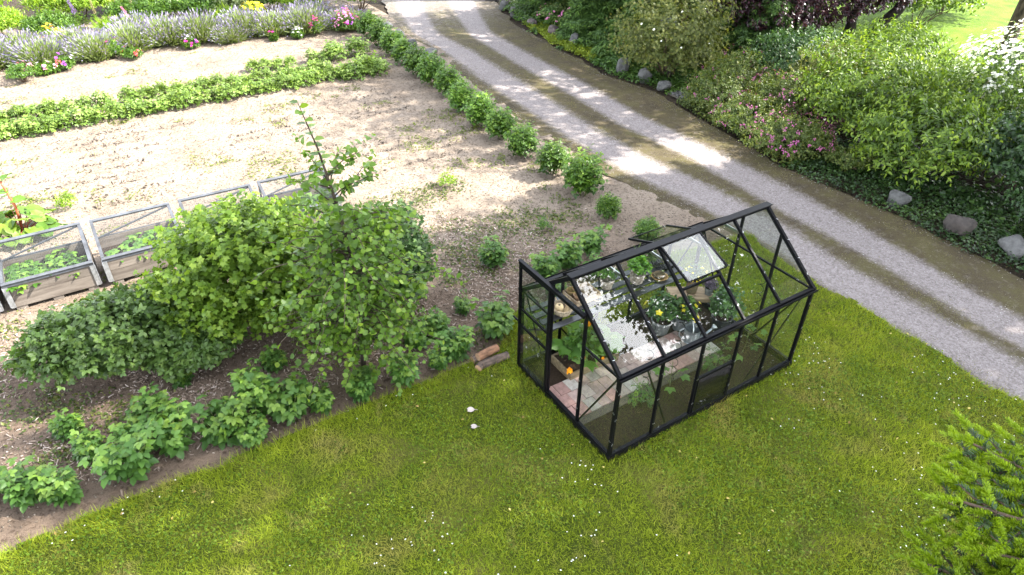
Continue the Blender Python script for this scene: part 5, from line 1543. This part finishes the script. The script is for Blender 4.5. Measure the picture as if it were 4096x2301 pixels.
m_ = MB(); m_.lathe([(0, 0), (.05, 0), (.068, .11), (0, .10)], 14); m_.build('pot', M_pot, hb)
d_ = crown(813, .17, .15, .28, 60, 10, T_LANCE, .055, inner=.15, up=.5)
foliage('leaves', (d_[0] + [0, 0, .09], d_[1], d_[2]), LM['rubus'], hb)

# wooden stand with two pots
st = thing('plant_stand', 'small pale wooden stand with a two plank top near the back corner', 'stand', (2.685, 1.50, .035), -.545)
for y in (-.075, .075):
    m_ = MB(); m_.box((0, y, .475), (.64, .146, .022)); m_.build('top_plank', M_wood, st, bevel=.003)
for c_, s_ in (((0, -.142, .436), (.62, .014, .055)), ((0, .142, .436), (.62, .014, .055)), ((-.313, 0, .436), (.014, .30, .055)), ((.313, 0, .436), (.014, .30, .055))):
    m_ = MB(); m_.box(c_, s_); m_.build('apron', M_oldwood, st, bevel=.002)
for x in (-.10, .12):
    m_ = MB(); m_.box((x + .0, 0, .225), (.022, .20, .37)); m_.build('leg', M_oldwood, st, bevel=.002)
m_ = MB(); m_.box((.01, 0, .026), (.40, .24, .024)); m_.build('foot_plank', M_wood, st, bevel=.002)
zt = .035 + .488
def potted(name, lb, x, y, z, r_, h_, pmat, leafk, lr, lh, seed, T, size, ns, nl, flowers=None, up=.8, cat='potted plant', taper=.72, pname='pot', nfl=5, fs=.05, fclus=2):
    t = thing(name, lb, cat, (x, y, z))
    m_ = MB(); m_.lathe([(0, 0), (r_ * taper, 0), (r_ * .97, h_ * .88), (r_ * 1.04, h_ * .88), (r_ * 1.04, h_), (r_ * .92, h_), (r_ * .9, h_ * .9), (0, h_ * .9)], 22); m_.build(pname, pmat, t, smooth=False)
    m_ = MB(); m_.lathe([(0, h_ * .91), (r_ * .9, h_ * .91), (0, h_ * .93)], 16); m_.build('soil', M_dark_soil, t)
    V, F, v = crown(seed, lr, lr, lh, ns, nl, T, size, inner=.12, up=up, fill=.4, arch=.1)
    foliage('leaves', (V + [0, 0, h_ * .85], F, v), LM[leafk], t)
    r2 = np.random.default_rng(seed); tips = lobes_surface(8, r2, lr * .6, lr * .6, lh * .8); tips[:, 2] += h_ * .85
    obj('stem', stems_mesh('stem', M_stem, tips * [.1, .1, 0] + [0, 0, h_ * .85], tips, .006, 4, seed=seed), t)
    if flowers:
        o = flowers_on(t, seed + 3, lr, lr, lh, nfl, PM[flowers], fs, 5, .4, part='blossom', clus=fclus, spread=.02)
        o.location.z = h_ * .85
    return t
LM['pepper'] = leafmat('pepper_leaf', (.03, .075, .018), (.055, .12, .03), (.11, .19, .05), .3, .35, .5)
LM['purple'] = leafmat('purple_leaf', (.05, .035, .055), (.10, .075, .11), (.17, .13, .17), .2, .5)
potted('tall_clay_pot', 'tall mossy clay pot with greyish flowering plant on the wooden stand', 2.70, 1.505, zt, .10, .235, M_moss, 'pepper', .15, .26, 821, T_OV, .05, 30, 7, 'yellow', nfl=8, fs=.02)
potted('small_purple_pot', 'small dark pot with purple leaved plant on the wooden stand', 2.875, 1.335, zt, .068, .12, M_greypot, 'purple', .13, .16, 822, T_KITE, .045, 50, 9, nfl=0)
# floor pots
potted('pepper_pot', 'grey pot with bushy pepper plant and yellow flowers, left of the watering can', 2.15, 1.47, .04, .15, .22, M_greypot, 'pepper', .26, .42, 823, T_OV, .105, 46, 11, 'yellow', nfl=4, fs=.05)
potted('zinc_pot_plant', 'zinc tub with green pepper plant behind the watering can', 2.47, 1.36, .04, .15, .24, M_zinc, 'raspberry', .21, .32, 824, T_OV, .10, 36, 10, 'yellow', nfl=3, fs=.05, taper=.85)
potted('pepper_pot', 'black pot with tall dark green pepper plant near the back corner', 2.93, 1.05, .04, .15, .25, M_pot, 'pepper', .24, .48, 825, T_OV, .105, 50, 11)
# watering can
wc = thing('watering_can', 'grey zinc watering can standing on the pavers', 'watering can', (2.37, 1.07, .062), -.6)
a = np.linspace(0, 2 * PI, 25)[:-1]
m_ = MB(); m_.lathe([(0, 0), (.115, 0), (.118, .01), (.108, .02), (.112, .20), (.118, .205), (.118, .215), (.108, .21), (.104, .03), (0, .03)], 26); m_.build('body', M_zinc, wc, smooth=False)
m_ = MB(); m_.tube([(.105, 0, .05), (.18, 0, .11), (.27, 0, .23)], [.026, .018, .014], 10); m_.build('spout', M_zinc, wc, smooth=True)
m_ = MB(); m_.tube([(.262, 0, .22), (.285, 0, .25), (.30, 0, .27)], [.014, .03, .04], 14); m_.build('rose', M_zincl, wc, smooth=True)
m_ = MB(); q = np.linspace(0, PI, 14); m_.tube(np.stack([-.02 + 0 * q, .112 * np.cos(q), .21 + .10 * np.sin(q)], 1), .009, 7); m_.build('carry_handle', M_zincl, wc, smooth=True)
m_ = MB(); q = np.linspace(-PI / 2, PI / 2, 12); m_.tube(np.stack([-.11 - .075 * np.cos(q), 0 * q, .12 + .085 * np.sin(q)], 1), .009, 7); m_.build('tilt_handle', M_zincl, wc, smooth=True)
# wooden planter with squash
pb = thing('planter_box', 'wooden planter box beside the door filled with dark soil and squash', 'planter', (.40, 1.30, .035), 0)
for c_, s_ in (((.40, .01, .07), (.80, .02, .14)), ((.40, .44, .07), (.80, .02, .14)), ((.01, .225, .07), (.02, .41, .14)), ((.79, .225, .07), (.02, .41, .14))):
    m_ = MB(); m_.box(c_, s_); m_.build('side', M_oldwood, pb, bevel=.003)
X, Y = np.meshgrid(np.linspace(.02, .78, 30), np.linspace(.02, .43, 18), indexing='ij')
o = obj('planter_soil', grid_mesh('planter_soil', np.linspace(.022, .778, 34), np.linspace(.022, .428, 20), lambda x, y: .115 + .07 * np.exp(-(((x - .16) / .16) ** 2 + ((y - .16) / .14) ** 2)) + .05 * (vn.fbm(x * 22, y * 22, 3) - .5), M_dark_soil), pb)
LM['squash'] = leafmat('squash_leaf', (.04, .10, .014), (.075, .17, .022), (.14, .25, .04), .38, .45)
sq = thing('squash_plant', 'squash plant with big leaves and orange flowers in the planter box', 'squash', (.78, 1.52, .14))
r2 = np.random.default_rng(831); n_ = 30; a = np.arange(n_) * 2.4; rr_ = r2.uniform(.06, .34, n_)
E_ = np.stack([np.cos(a) * rr_ * 1.1, np.sin(a) * rr_ * .8, r2.uniform(.12, .50, n_) * (1.15 - rr_)], 1)
obj('stalk', stems_mesh('stalk', M_stem, E_ * [.2, .2, 0], E_, .008, 5, arch=.1, seed=6), sq)
U = np.zeros((n_, 3)); U[:, 2] = 1
foliage('leaves', scatter(T_LOBE, E_, E_ * [1, 1, 0] + r2.normal(scale=.08, size=E_.shape), U + r2.normal(scale=.3, size=U.shape), r2.uniform(.15, .25, n_), None, r2), LM['squash'], sq)
d_ = crown(832, .26, .22, .42, 40, 8, T_LOBE, .10, inner=.15, up=.7)
foliage('young_leaves', (d_[0] + [-.12, .0, .02], d_[1], d_[2]), LM['squash'], sq)
foliage('large_leaf', scatter(T_RHU, np.array([[.10, -.05, .22], [.12, -.12, .20]]), np.array([[.6, -.9, -.25], [1., -.35, -.3]]), np.array([[0.2, -.3, 1.], [.2, -.1, 1]]), [.36, .30], [.5, .4]), LM['squash'], sq)
def trumpet(x, y, z, dx, dy, dz, s_, par):
    r2 = np.random.default_rng(int(x * 1000) % 97)
    D = norm(np.array([[dx, dy, dz]], float))[0]
    a_ = norm(np.cross(D, [.3, .2, .9])[None])[0]; b_ = np.cross(D, a_)
    parts = []
    for k in range(5):
        q = 2 * PI * k / 5
        dirn = D * .85 + (a_ * math.cos(q) + b_ * math.sin(q)) * .5
        parts.append(scatter(t_ovate(.34, .12, -.1), np.array([[x, y, z]]), dirn[None], D[None], s_, [.6]))
    foliage('flower', join(parts), PM['orange'], par)
for f_ in ((-.36, -.15, .10, -.3, -.6, -.6, .11), (.05, .04, .48, .1, -.2, .9, .09), (-.34, .24, .14, -.8, .1, .3, .08), (.1, -.25, .1, .2, -.5, .6, .05), (-.13, -.16, .14, -.1, -.2, .9, .045), (-.24, -.1, .16, 0, -.3, .9, .04)):
    trumpet(*f_, sq)
sk = thing('seedling_box', 'small wooden box with leggy seedling at the end of the planter', 'seedling', (1.13, 1.36, .04))
for c_, s_ in (((0, -.07, .075), (.15, .012, .15)), ((0, .07, .075), (.15, .012, .15)), ((-.07, 0, .075), (.012, .126, .15)), ((.07, 0, .075), (.012, .126, .15))):
    m_ = MB(); m_.box(c_, s_); m_.build('side', M_oldwood, sk)
d_ = crown(833, .12, .12, .30, 14, 7, T_OV, .075, inner=.15)
foliage('leaves', (d_[0] + [0, 0, .1], d_[1], d_[2]), LM['squash'], sk)
m_ = MB(); m_.box((0, 0, .06), (.128, .128, .11)); m_.build('soil', M_dark_soil, sk)

# spiral supports with young climbers along the near side
SPR = [(.92, .47, 1.30, 'tomato', 'first from the door'), (1.50, .56, 1.5, 'squash', 'second from the door'), (2.22, .46, 1.25, 'tomato', 'third from the door, above the louvre'), (2.86, .52, 1.35, 'squash', 'farthest from the door')]
for i, (x, y, h_, kind, lb) in enumerate(SPR):
    sp = thing('spiral_support', 'black spiral plant support, ' + lb, 'plant support', (x, y, .03), i * .8, 'spiral plant supports')
    n_ = 150; t_ = np.linspace(0, 1, n_); tw_ = 2 * PI * h_ / .145
    m_ = MB(); rad = .042 * np.clip(t_ * 8, 0, 1) * np.clip((1 - t_) * 10, .15, 1)
    m_.tube(np.stack([rad * np.cos(tw_ * t_), rad * np.sin(tw_ * t_), t_ * h_], 1), .0042, 6); m_.build('spiral_wire', M_alu2, sp, smooth=True)
    r2 = np.random.default_rng(841 + i)
    t = thing(kind + '_seedling', ('young tomato plant' if kind == 'tomato' else 'young cucumber plant with broad leaves') + ' at the foot of the spiral ' + lb.split(',')[0], kind if kind == 'tomato' else 'cucumber', (x - .03, y - .02, .035), i)
    if kind == 'tomato':
        n_ = 8; a = np.arange(n_) * 2.4; E_ = np.stack([np.cos(a) * .15, np.sin(a) * .15, .08 + .045 * np.arange(n_)], 1)
        B = E_ * [.08, .08, .85]
        foliage('leaves', shoots(B, E_, 7, T_PIN3, .12, r2, t0=.25, arch=.05, spread=.7, up=.85, droop=.15), LM['raspberry'], t)
    else:
        n_ = 7; a = np.arange(n_) * 2.4 + .5; E_ = np.stack([np.cos(a) * .13, np.sin(a) * .13, .07 + .06 * np.arange(n_)], 1); B = E_ * [.1, .1, .8]
        foliage('leaves', scatter(T_LOBE, E_, E_ * [1, 1, 0], np.tile([0, 0, 1.], (n_, 1)) + r2.normal(scale=.25, size=(n_, 3)), r2.uniform(.11, .16, n_), None, r2), LM['squash'], t)
    obj('stem', stems_mesh('stem', M_stem, np.vstack([B, [[0, 0, 0]]]), np.vstack([E_, [[.01, .01, .42]]]), .005, 4, arch=.05, seed=i), t)

# ================================================================== fir beside the camera, lower right
LM['fir'] = leafmat('fir_needle', (.018, .045, .016), (.03, .065, .02), (.05, .09, .025), .12, .4, .4)
LM['firnew'] = leafmat('fir_new_needle', (.11, .175, .006), (.165, .25, .009), (.23, .32, .016), .38, .45, .3)
fx, fy = -1.08, -4.33
fir = thing('fir_tree', 'fir tree with bright new shoots at the lower right corner', 'tree', (fx, fy, 0))
m_ = MB(); m_.tube([(0, 0, -.1), (0, 0, 3), (0, 0, 5.5), (0, 0, 7.4)], [.16, .11, .05, .01], 10); m_.build('trunk', M_bark_dark, fir, smooth=True)
r2 = np.random.default_rng(900)
TN = (np.array([[0, .065, 0], [0, -.065, 0], [.8, -.06, .0], [1, 0, 0], [.8, .06, 0]]), np.array([[0, 1, 2], [0, 2, 4], [4, 2, 3]]))
acc = {'old': [], 'new': []}
axes = []
def shoot(b, d, ln, key, nl):
    """needles standing comb-like round a shoot"""
    t_ = np.linspace(.02, 1, nl) ; k = len(t_)
    d = d / np.linalg.norm(d)
    s_ = np.cross(d, [0, 0, 1.]); s_ /= np.linalg.norm(s_) + 1e-6
    u = np.cross(s_, d)
    a = r2.uniform(-.5, PI + .5, k)
    D = s_ * np.cos(a)[:, None] + u * (np.sin(a) * .85)[:, None] + d * (.35 + .75 * t_ ** 2)[:, None]
    P = b + d * (ln * t_)[:, None]
    acc[key].append((P, D, r2.uniform(.8, 1.1, k) * (.026 if key == 'old' else .024) * (1.1 - .35 * t_)))
def branch(tip, z0, detail=1.0, el=.0):
    b = np.array([0, 0, z0]); tip = np.asarray(tip, float)
    ax = tip - b; L = np.linalg.norm(ax); ax /= L
    n = 8; t_ = np.linspace(0, 1, n); P = b + (tip - b) * t_[:, None]; P[:, 2] += -.08 * L * np.sin(PI * t_)
    axes.append((P, np.linspace(.022, .005, n)))
    s_ = np.cross(ax, [0, 0, 1.]); s_ /= np.linalg.norm(s_)
    pos = .25
    side = 1
    while pos < .97:
        q = np.array([np.interp(pos, t_, P[:, k]) for k in range(3)])
        for side in (-1, 1):
            l2 = (1.02 - pos) * .55 * r2.uniform(.75, 1.15) + .07
            d2 = ax * .72 + s_ * side * .75 + np.array([0, 0, r2.uniform(-.05, .15)]); d2 /= np.linalg.norm(d2)
            e2 = q + d2 * l2
            axes.append((np.array([q, q + d2 * l2 * .55 - [0, 0, .01], e2]), np.array([.006, .0045, .003])))
            m = max(1, int(l2 / .085))
            for j in range(m):
                c_ = q + d2 * (l2 * j / m)
                shoot(c_, d2, l2 / m * 1.05, 'old', int(84 * detail))
                for sd in (-1, 1):
                    if r2.random() < .85:
                        d3 = d2 * .7 + np.cross(d2, [0, 0, 1.]) * sd * .8 + np.array([0, 0, r2.uniform(-.05, .2)])
                        if j >= m - 2 or pos > .5:
                            shoot(c_ + d2 * .03, d3, r2.uniform(.065, .10), 'new', int(170 * detail))
                        else:
                            shoot(c_ + d2 * .03, d3, .08, 'old', int(40 * detail))
                            e3 = c_ + d2 * .03 + d3 / np.linalg.norm(d3) * .08
                            if r2.random() < .7:
                                shoot(e3, d3 + r2.normal(scale=.3, size=3), r2.uniform(.06, .09), 'new', int(170 * detail))
            shoot(e2, d2, r2.uniform(.07, .10), 'new', int(180 * detail))
        pos += .085 / L * 1.25
    shoot(tip, ax, .11, 'new', int(110 * detail))
# boughs that reach into view, by their tips in the garden (relative to the trunk)
for tip, z0 in (((-.76, .84, 4.42), 4.52), ((-.88, .74, 4.1), 4.2), ((-.80, .62, 3.98), 4.1), ((-.40, .98, 4.36), 4.46), ((-.62, .86, 3.92), 4.0), ((-.55, .92, 4.18), 4.25), ((-.3, 1.02, 4.2), 4.3), ((-.72, .7, 4.28), 4.36)):
    branch(tip, z0, 1.0)
for k in range(44):
    z = .5 + 6.4 * (k / 44) ** .9
    rad = 1.95 * (1 - z / 7.6) + .1
    a = k * 2.4
    tip = np.array([math.cos(a) * rad, math.sin(a) * rad, z - .05])
    if near_view(np.array([tip * [1.1, 1.1, 1] + [fx, fy, 0]]), .03)[0]:
        continue
    branch(tip, z, .32)
for key, mk in (('old', 'fir'), ('new', 'firnew')):
    P = np.concatenate([a[0] for a in acc[key]]); D = np.concatenate([a[1] for a in acc[key]]); S_ = np.concatenate([a[2] for a in acc[key]])
    foliage('needles' if key == 'old' else 'new_needles', scatter(TN, P, D, rdir(len(P), r2) + [0, 0, .8], S_, None, r2), LM[mk], fir)
m_ = MB()
for P, R_ in axes:
    m_.tube(P, R_, 5)
m_.build('bough', M_twig, fir, smooth=True)

# ================================================================== grass, clover, daisies
M_grass = leafmat('grass_blade', (.095, .13, .010), (.215, .275, .018), (.37, .41, .045), .32, .6, .08,
                  patch=[(.9, (.34, .275, .095), .54, .72, .75), (3.2, (.30, .25, .10), .57, .72, .7), (1.3, (.085, .15, .012), .52, .66, .55)])
r2 = np.random.default_rng(950)
def lawn_points(n, m=.1):
    P = np.stack([r2.uniform(-9, 5.8, n), r2.uniform(-6.5, 3.2, n)], 1)
    ok = in_lawn(P[:, 0], P[:, 1]); P = P[ok]
    P3 = np.c_[P, np.zeros(len(P))]
    return P[near_view(P3, m)]
G = lawn_points(900000)
lz = lawn_z(G[:, 0], G[:, 1])
n_ = len(G)
tall = np.clip((G[:, 1] - lawn_edge(G[:, 0]) + .35) / .35, 0, 1) * .8
dgh = np.maximum(np.maximum(-G[:, 0], G[:, 0] - L_), np.maximum(-G[:, 1], G[:, 1] - W_))
tall = np.maximum(tall, np.clip(1 - dgh / .12, 0, 1) * .6)
pat = vn.fbm(G[:, 0] * 1.1, G[:, 1] * 1.1 + 50, 4)
hgt = (.026 + .04 * pat) * r2.uniform(.4, 1.4, n_) * (1 + tall)
D = r2.normal(scale=.75, size=(n_, 3)); D[:, 2] = .75 + .5 * tall
D[:, 0] += .25 * (vn.at(G[:, 0] * 3, G[:, 1] * 3) - .5) * 4
w = np.stack([r2.normal(size=n_), r2.normal(size=n_), np.zeros(n_)], 1); w = norm(w) * (.0032 * r2.uniform(.7, 1.5, n_))[:, None]
D = norm(D) * (hgt * 1.5)[:, None]
B = np.c_[G, lz - .004]
V = np.stack([B - w, B + w, B + D], 1).reshape(-1, 3)
F = np.arange(n_ * 3).reshape(-1, 3)
va = np.repeat(np.clip(r2.normal(.45, .22, n_) + .5 * (pat - .5), 0, 1), 3)
o = obj('grass', raw_mesh('grass', V, F, M_grass, va)); tag(o, 'short mown grass of the foreground lawn', kind='stuff')
# clover and plantain leaves in drifts
C_ = lawn_points(130000)
pc = vn.fbm(C_[:, 0] * 1.4 + 9, C_[:, 1] * 1.4, 4)
C_ = C_[(pc + r2.normal(0, .07, len(C_))) > .53]
n_ = len(C_)
D = r2.normal(size=(n_, 3)); D[:, 2] = r2.uniform(-.1, .3, n_); U = np.zeros((n_, 3)); U[:, 2] = 1; U += r2.normal(scale=.3, size=U.shape)
LM['clover'] = leafmat('clover_leaf', (.05, .10, .008), (.105, .175, .013), (.19, .25, .03), .3, .6, .12)
o = foliage('clover', scatter(t_kite(.5, .05, .05), np.c_[C_, lawn_z(C_[:, 0], C_[:, 1]) + r2.uniform(.02, .05, n_)], D, U, r2.uniform(.014, .032, n_), None, r2), LM['clover'])
tag(o, 'clover and small leaves growing through the lawn', kind='stuff')
# daisies
Dz = lawn_points(5000, .03)
pd = vn.fbm(Dz[:, 0] * .9 + 33, Dz[:, 1] * .9, 3) + .10 * np.clip((-Dz[:, 1] - .3) / 3, -.5, 1) + .05 * np.clip((Dz[:, 0] + 2) / 4, -.6, 1)
Dz = Dz[(pd + r2.normal(0, .10, len(Dz))) > .645]
n_ = len(Dz); P = np.c_[Dz, lawn_z(Dz[:, 0], Dz[:, 1]) + r2.uniform(.035, .06, n_)]
Un = norm(np.stack([r2.normal(0, .3, n_), r2.normal(0, .3, n_), np.ones(n_)], 1))
parts = []
for k in range(5):
    a = 2 * PI * k / 5
    parts.append(scatter(t_kite(.45, .02, 0), P, np.tile([math.cos(a), math.sin(a), 0], (n_, 1)), Un, r2.uniform(.006, .0125, n_), None, r2))
o = foliage('daisies', join(parts), PM['white']); tag(o, 'tiny white daisies sprinkled over the lawn', kind='stuff')
# fallen leaves on the lawn and a few yellow buttercup dots
FLV = lawn_points(1400, .02)[:90]
n_ = len(FLV)
D = r2.normal(size=(n_, 3)); D[:, 2] *= .2; U = np.zeros((n_, 3)); U[:, 2] = 1; U += r2.normal(scale=.35, size=U.shape)
o = foliage('leaf_litter', scatter(T_OV, np.c_[FLV, lawn_z(FLV[:, 0], FLV[:, 1]) + .045], D, U, r2.uniform(.02, .045, n_), None, r2), leafmat('fallen_leaf', (.16, .09, .03), (.36, .26, .06), (.5, .42, .12), .2))
tag(o, 'scattered yellow and brown fallen leaves on the grass', kind='stuff')
for i, (x, y, lb) in enumerate([(-1.02, 1.55, 'crumpled pale dry leaf on the lawn'), (-1.12, 1.28, 'second pale dry leaf below the first')]):
    o = foliage('dry_leaf', scatter(T_RHU, np.array([[x, y, .05]]), np.array([[.8, -.4, .15]]), np.array([[.2, .1, 1.]]), [.12 - .02 * i], [.5]), leafmat('dry_leaf', (.4, .33, .28), (.5, .42, .37), (.62, .55, .5), .15))
    tag(o, lb, 'leaf')
# grass fringe on the drive edge, and moss tufts in the middle strip
Q = np.stack([r2.uniform(4.6, 9.2, 160000), r2.uniform(-4, 20, 160000)], 1)
xl, xr = interp(Q[:, 1], XL), interp(Q[:, 1], XR); m1, m2 = interp(Q[:, 1], TR1), interp(Q[:, 1], TR2)
midw = np.exp(-((Q[:, 0] - (m1 + m2) / 2) / .22) ** 2) * .8 + np.exp(-((Q[:, 0] - xr + .25) / .25) ** 2) * .9 + np.exp(-((Q[:, 0] - xl - .12) / .18) ** 2) * (Q[:, 1] < 4) * 1.0 + np.exp(-((Q[:, 0] - xl - .1) / .3) ** 2) * .25
keepq = (r2.random(len(Q)) < midw * np.clip((vn.fbm(Q[:, 0] * 2.2, Q[:, 1] * 2.2, 4) - .42) * 4, 0, 1)) & near_view(np.c_[Q, np.zeros(len(Q))], .08) & ~in_lawn(Q[:, 0], Q[:, 1])
Q = Q[keepq]; n_ = len(Q)
D = r2.normal(scale=.9, size=(n_, 3)); D[:, 2] = .5; D = norm(D) * r2.uniform(.015, .04, n_)[:, None]
w = norm(np.stack([r2.normal(size=n_), r2.normal(size=n_), np.zeros(n_)], 1)) * .004
B = np.c_[Q, np.full(n_, .0)]
V = np.stack([B - w, B + w, B + D], 1).reshape(-1, 3)
o = obj('verge_grass', raw_mesh('verge_grass', V, np.arange(n_ * 3).reshape(-1, 3), leafmat('verge_blade', (.07, .075, .015), (.12, .115, .03), (.18, .155, .06), .25), np.repeat(r2.random(n_), 3)))
tag(o, 'sparse dry grass along the drive edges and middle strip', kind='stuff')
# loose gravel on the drive
def pebbles(name, label, P, size, mat, flat=.6, thin=None):
    n = len(P)
    base = np.array([[1, 0, 0], [-.5, .87, 0], [-.5, -.87, 0], [0, 0, 1], [.2, .1, -.6]])
    FF = np.array([[0, 1, 3], [1, 2, 3], [2, 0, 3], [1, 0, 4], [2, 1, 4], [0, 2, 4]])
    a = r2.random(n) * 6.28; c, s_ = np.cos(a), np.sin(a)
    S3 = size * r2.uniform(.5, 1.4, (n, 1)) * np.stack([r2.uniform(.7, 1.4, n), r2.uniform(.6, 1.1, n), r2.uniform(.4, .9, n) * flat], 1)
    Vb = base[None] * S3[:, None, :] + r2.normal(scale=.18 * size, size=(n, 5, 3))
    V = np.stack([Vb[..., 0] * c[:, None] - Vb[..., 1] * s_[:, None], Vb[..., 0] * s_[:, None] + Vb[..., 1] * c[:, None], Vb[..., 2]], -1) + P[:, None]
    F = FF[None] + (np.arange(n) * 5)[:, None, None]
    o = obj(name, raw_mesh(name, V.reshape(-1, 3), F.reshape(-1, 3), mat, np.repeat(r2.random(n), 5)))
    return tag(o, label, kind='stuff')
Q = np.stack([r2.uniform(4.7, 9.6, 26000), r2.uniform(-5, 19, 26000)], 1)
Q = Q[(Q[:, 0] > interp(Q[:, 1], XL) + .05) & (Q[:, 0] < interp(Q[:, 1], XR) - .02) & near_view(np.c_[Q, np.zeros(len(Q))], .08)]
pebbles('gravel', 'loose pebbles scattered on the drive', np.c_[Q, np.full(len(Q), -.004)], .010, leafmat('pebble', (.12, .105, .09), (.27, .25, .235), (.42, .40, .385), 0.0, .85, .2))
# clods and stones on the plot
Q = np.stack([r2.uniform(-9, 5, 46000), r2.uniform(2.6, 20, 46000)], 1)
Q = Q[near_view(np.c_[Q, np.zeros(len(Q))], .05) & (Q[:, 0] < interp(Q[:, 1], XL))]
pebbles('soil_clods', 'small clods and pebbles lying on the soil plot', np.c_[Q, field_z(Q[:, 0], Q[:, 1]) + .004], .016, leafmat('clod', (.07, .055, .042), (.18, .145, .112), (.27, .225, .18), 0.0, .95, .1))
# seedling weeds and dark plant remains on the plot
Q = np.stack([r2.uniform(-9, 5, 9000), r2.uniform(6.5, 19, 9000)], 1)
Q = Q[near_view(np.c_[Q, np.zeros(len(Q))], .05) & (vn.fbm(Q[:, 0] * .9 + 5, Q[:, 1] * 1.4, 4) + r2.normal(0, .05, len(Q)) > .69)]
Q = np.repeat(Q, 7, 0) + r2.normal(scale=.06, size=(len(Q) * 7, 2))
n_ = len(Q); D = r2.normal(size=(n_, 3)); D[:, 2] = np.abs(D[:, 2]) * .4; U = np.zeros((n_, 3)); U[:, 2] = 1
o = foliage('weeds', scatter(T_KITE, np.c_[Q, field_z(Q[:, 0], Q[:, 1]) + .01], D, U + r2.normal(scale=.3, size=U.shape), r2.uniform(.03, .07, n_), None, r2), leafmat('weed_leaf', (.06, .075, .01), (.11, .14, .02), (.17, .20, .035), .3))
tag(o, 'thin patches of seedling weeds on the dry soil', kind='stuff')
Q = np.stack([r2.uniform(-8, 3, 1500), 8.6 + .42 * r2.integers(0, 13, 1500) + r2.normal(0, .04, 1500)], 1)
Q = Q[(vn.fbm(Q[:, 0] * .8 + 70, Q[:, 1] * 1.1, 3) > .5)]
Q = np.repeat(Q, 3, 0) + r2.normal(scale=.035, size=(len(Q) * 3, 2)); n_ = len(Q)
D = r2.normal(size=(n_, 3)); D[:, 2] = np.abs(D[:, 2]) * .5 + .1
o = foliage('plant_remains', scatter(T_LANCE, np.c_[Q, field_z(Q[:, 0], Q[:, 1]) + .005], D, rdir(n_, r2), r2.uniform(.04, .09, n_), None, r2), leafmat('dead_plant', (.035, .028, .024), (.07, .055, .045), (.12, .10, .085), .1))
tag(o, 'dark withered seedlings scattered over the sunny soil', kind='stuff')
# --- wood chips
Q = np.stack([r2.uniform(-8, 4.2, 60000), r2.uniform(2.5, 8.2, 60000)], 1)
dens = np.clip((6.9 - Q[:, 1] - .25 * (Q[:, 0] > .8) * (Q[:, 0] - .8) * 2 + 1.6 * (vn.fbm(Q[:, 0] * .7, Q[:, 1] * .7 + 20, 3) - .5)) * .8, 0, 1) * np.clip((Q[:, 1] - 2.6) / .5, .12, 1)
dens *= np.clip((vn.fbm(Q[:, 0] * 1.5 + 8, Q[:, 1] * 1.5, 4) - .33) * 4.5, .06, 1) * np.clip(1.15 - (Q[:, 0] - 1.0) * .38, .06, 1)
Q = Q[(r2.random(len(Q)) < dens * .62) & near_view(np.c_[Q, np.zeros(len(Q))], .05)]
n_ = len(Q)
bx_ = np.array([[-1, -1, -1], [1, -1, -1], [1, 1, -1], [-1, 1, -1], [-1, -1, 1], [1, -1, 1], [1, 1, 1], [-1, 1, 1]]) * .5
FQ = np.array([[4, 5, 6, 7], [0, 1, 5, 4], [1, 2, 6, 5], [2, 3, 7, 6], [3, 0, 4, 7]])
ln, wd, th = r2.gamma(3, .0110, n_) + .014, r2.uniform(.006, .019, n_), r2.uniform(.003, .007, n_)
Vb = bx_[None] * np.stack([ln, wd, th], 1)[:, None]
Vb[:, :, 1] *= np.where(bx_[:, 0] > 0, 1, .6)[None] * r2.uniform(.7, 1.2, (n_, 1))
yaw, pit, rol = r2.random(n_) * 6.28, r2.normal(0, .22, n_), r2.normal(0, .35, n_)
cx, sx = np.cos(rol)[:, None], np.sin(rol)[:, None]
y1, z1_ = Vb[..., 1] * cx - Vb[..., 2] * sx, Vb[..., 1] * sx + Vb[..., 2] * cx
cy, sy = np.cos(pit)[:, None], np.sin(pit)[:, None]
x2, z2 = Vb[..., 0] * cy + z1_ * sy, -Vb[..., 0] * sy + z1_ * cy
cz, sz = np.cos(yaw)[:, None], np.sin(yaw)[:, None]
V = np.stack([x2 * cz - y1 * sz, x2 * sz + y1 * cz, z2], -1) + np.c_[Q, field_z(Q[:, 0], Q[:, 1]) + r2.uniform(.006, .022, n_)][:, None]
F = FQ[None] + (np.arange(n_) * 8)[:, None, None]
M_chip = leafmat('wood_chip', (.13, .088, .062), (.29, .225, .18), (.50, .43, .38), 0.0, .85, .2)
o = obj('wood_chips', raw_mesh('wood_chips', V.reshape(-1, 3), F.reshape(-1, 4), M_chip, np.repeat(np.clip(r2.normal(.42, .27, n_), 0, 1), 8)))
tag(o, 'wood chip mulch spread between the bushes', kind='stuff')
# seedlings in the mulch
Q = np.stack([r2.uniform(-7, 3.5, 5000), r2.uniform(2.5, 7.5, 5000)], 1)
Q = Q[near_view(np.c_[Q, np.zeros(len(Q))], .05) & (vn.fbm(Q[:, 0] * 1.1 + 45, Q[:, 1] * 1.1, 4) + r2.normal(0, .05, len(Q)) > .58)]
Q = np.repeat(Q, 8, 0) + r2.normal(scale=.07, size=(len(Q) * 8, 2)); n_ = len(Q)
D = r2.normal(size=(n_, 3)); D[:, 2] = np.abs(D[:, 2]) * .5 + .1; U = np.zeros((n_, 3)); U[:, 2] = 1
o = foliage('mulch_weeds', scatter(T_OV, np.c_[Q, field_z(Q[:, 0], Q[:, 1]) + .01], D, U + r2.normal(scale=.3, size=U.shape), r2.uniform(.025, .06, n_), None, r2), LM['spirea'])
tag(o, 'small weeds coming up through the wood chips', kind='stuff')
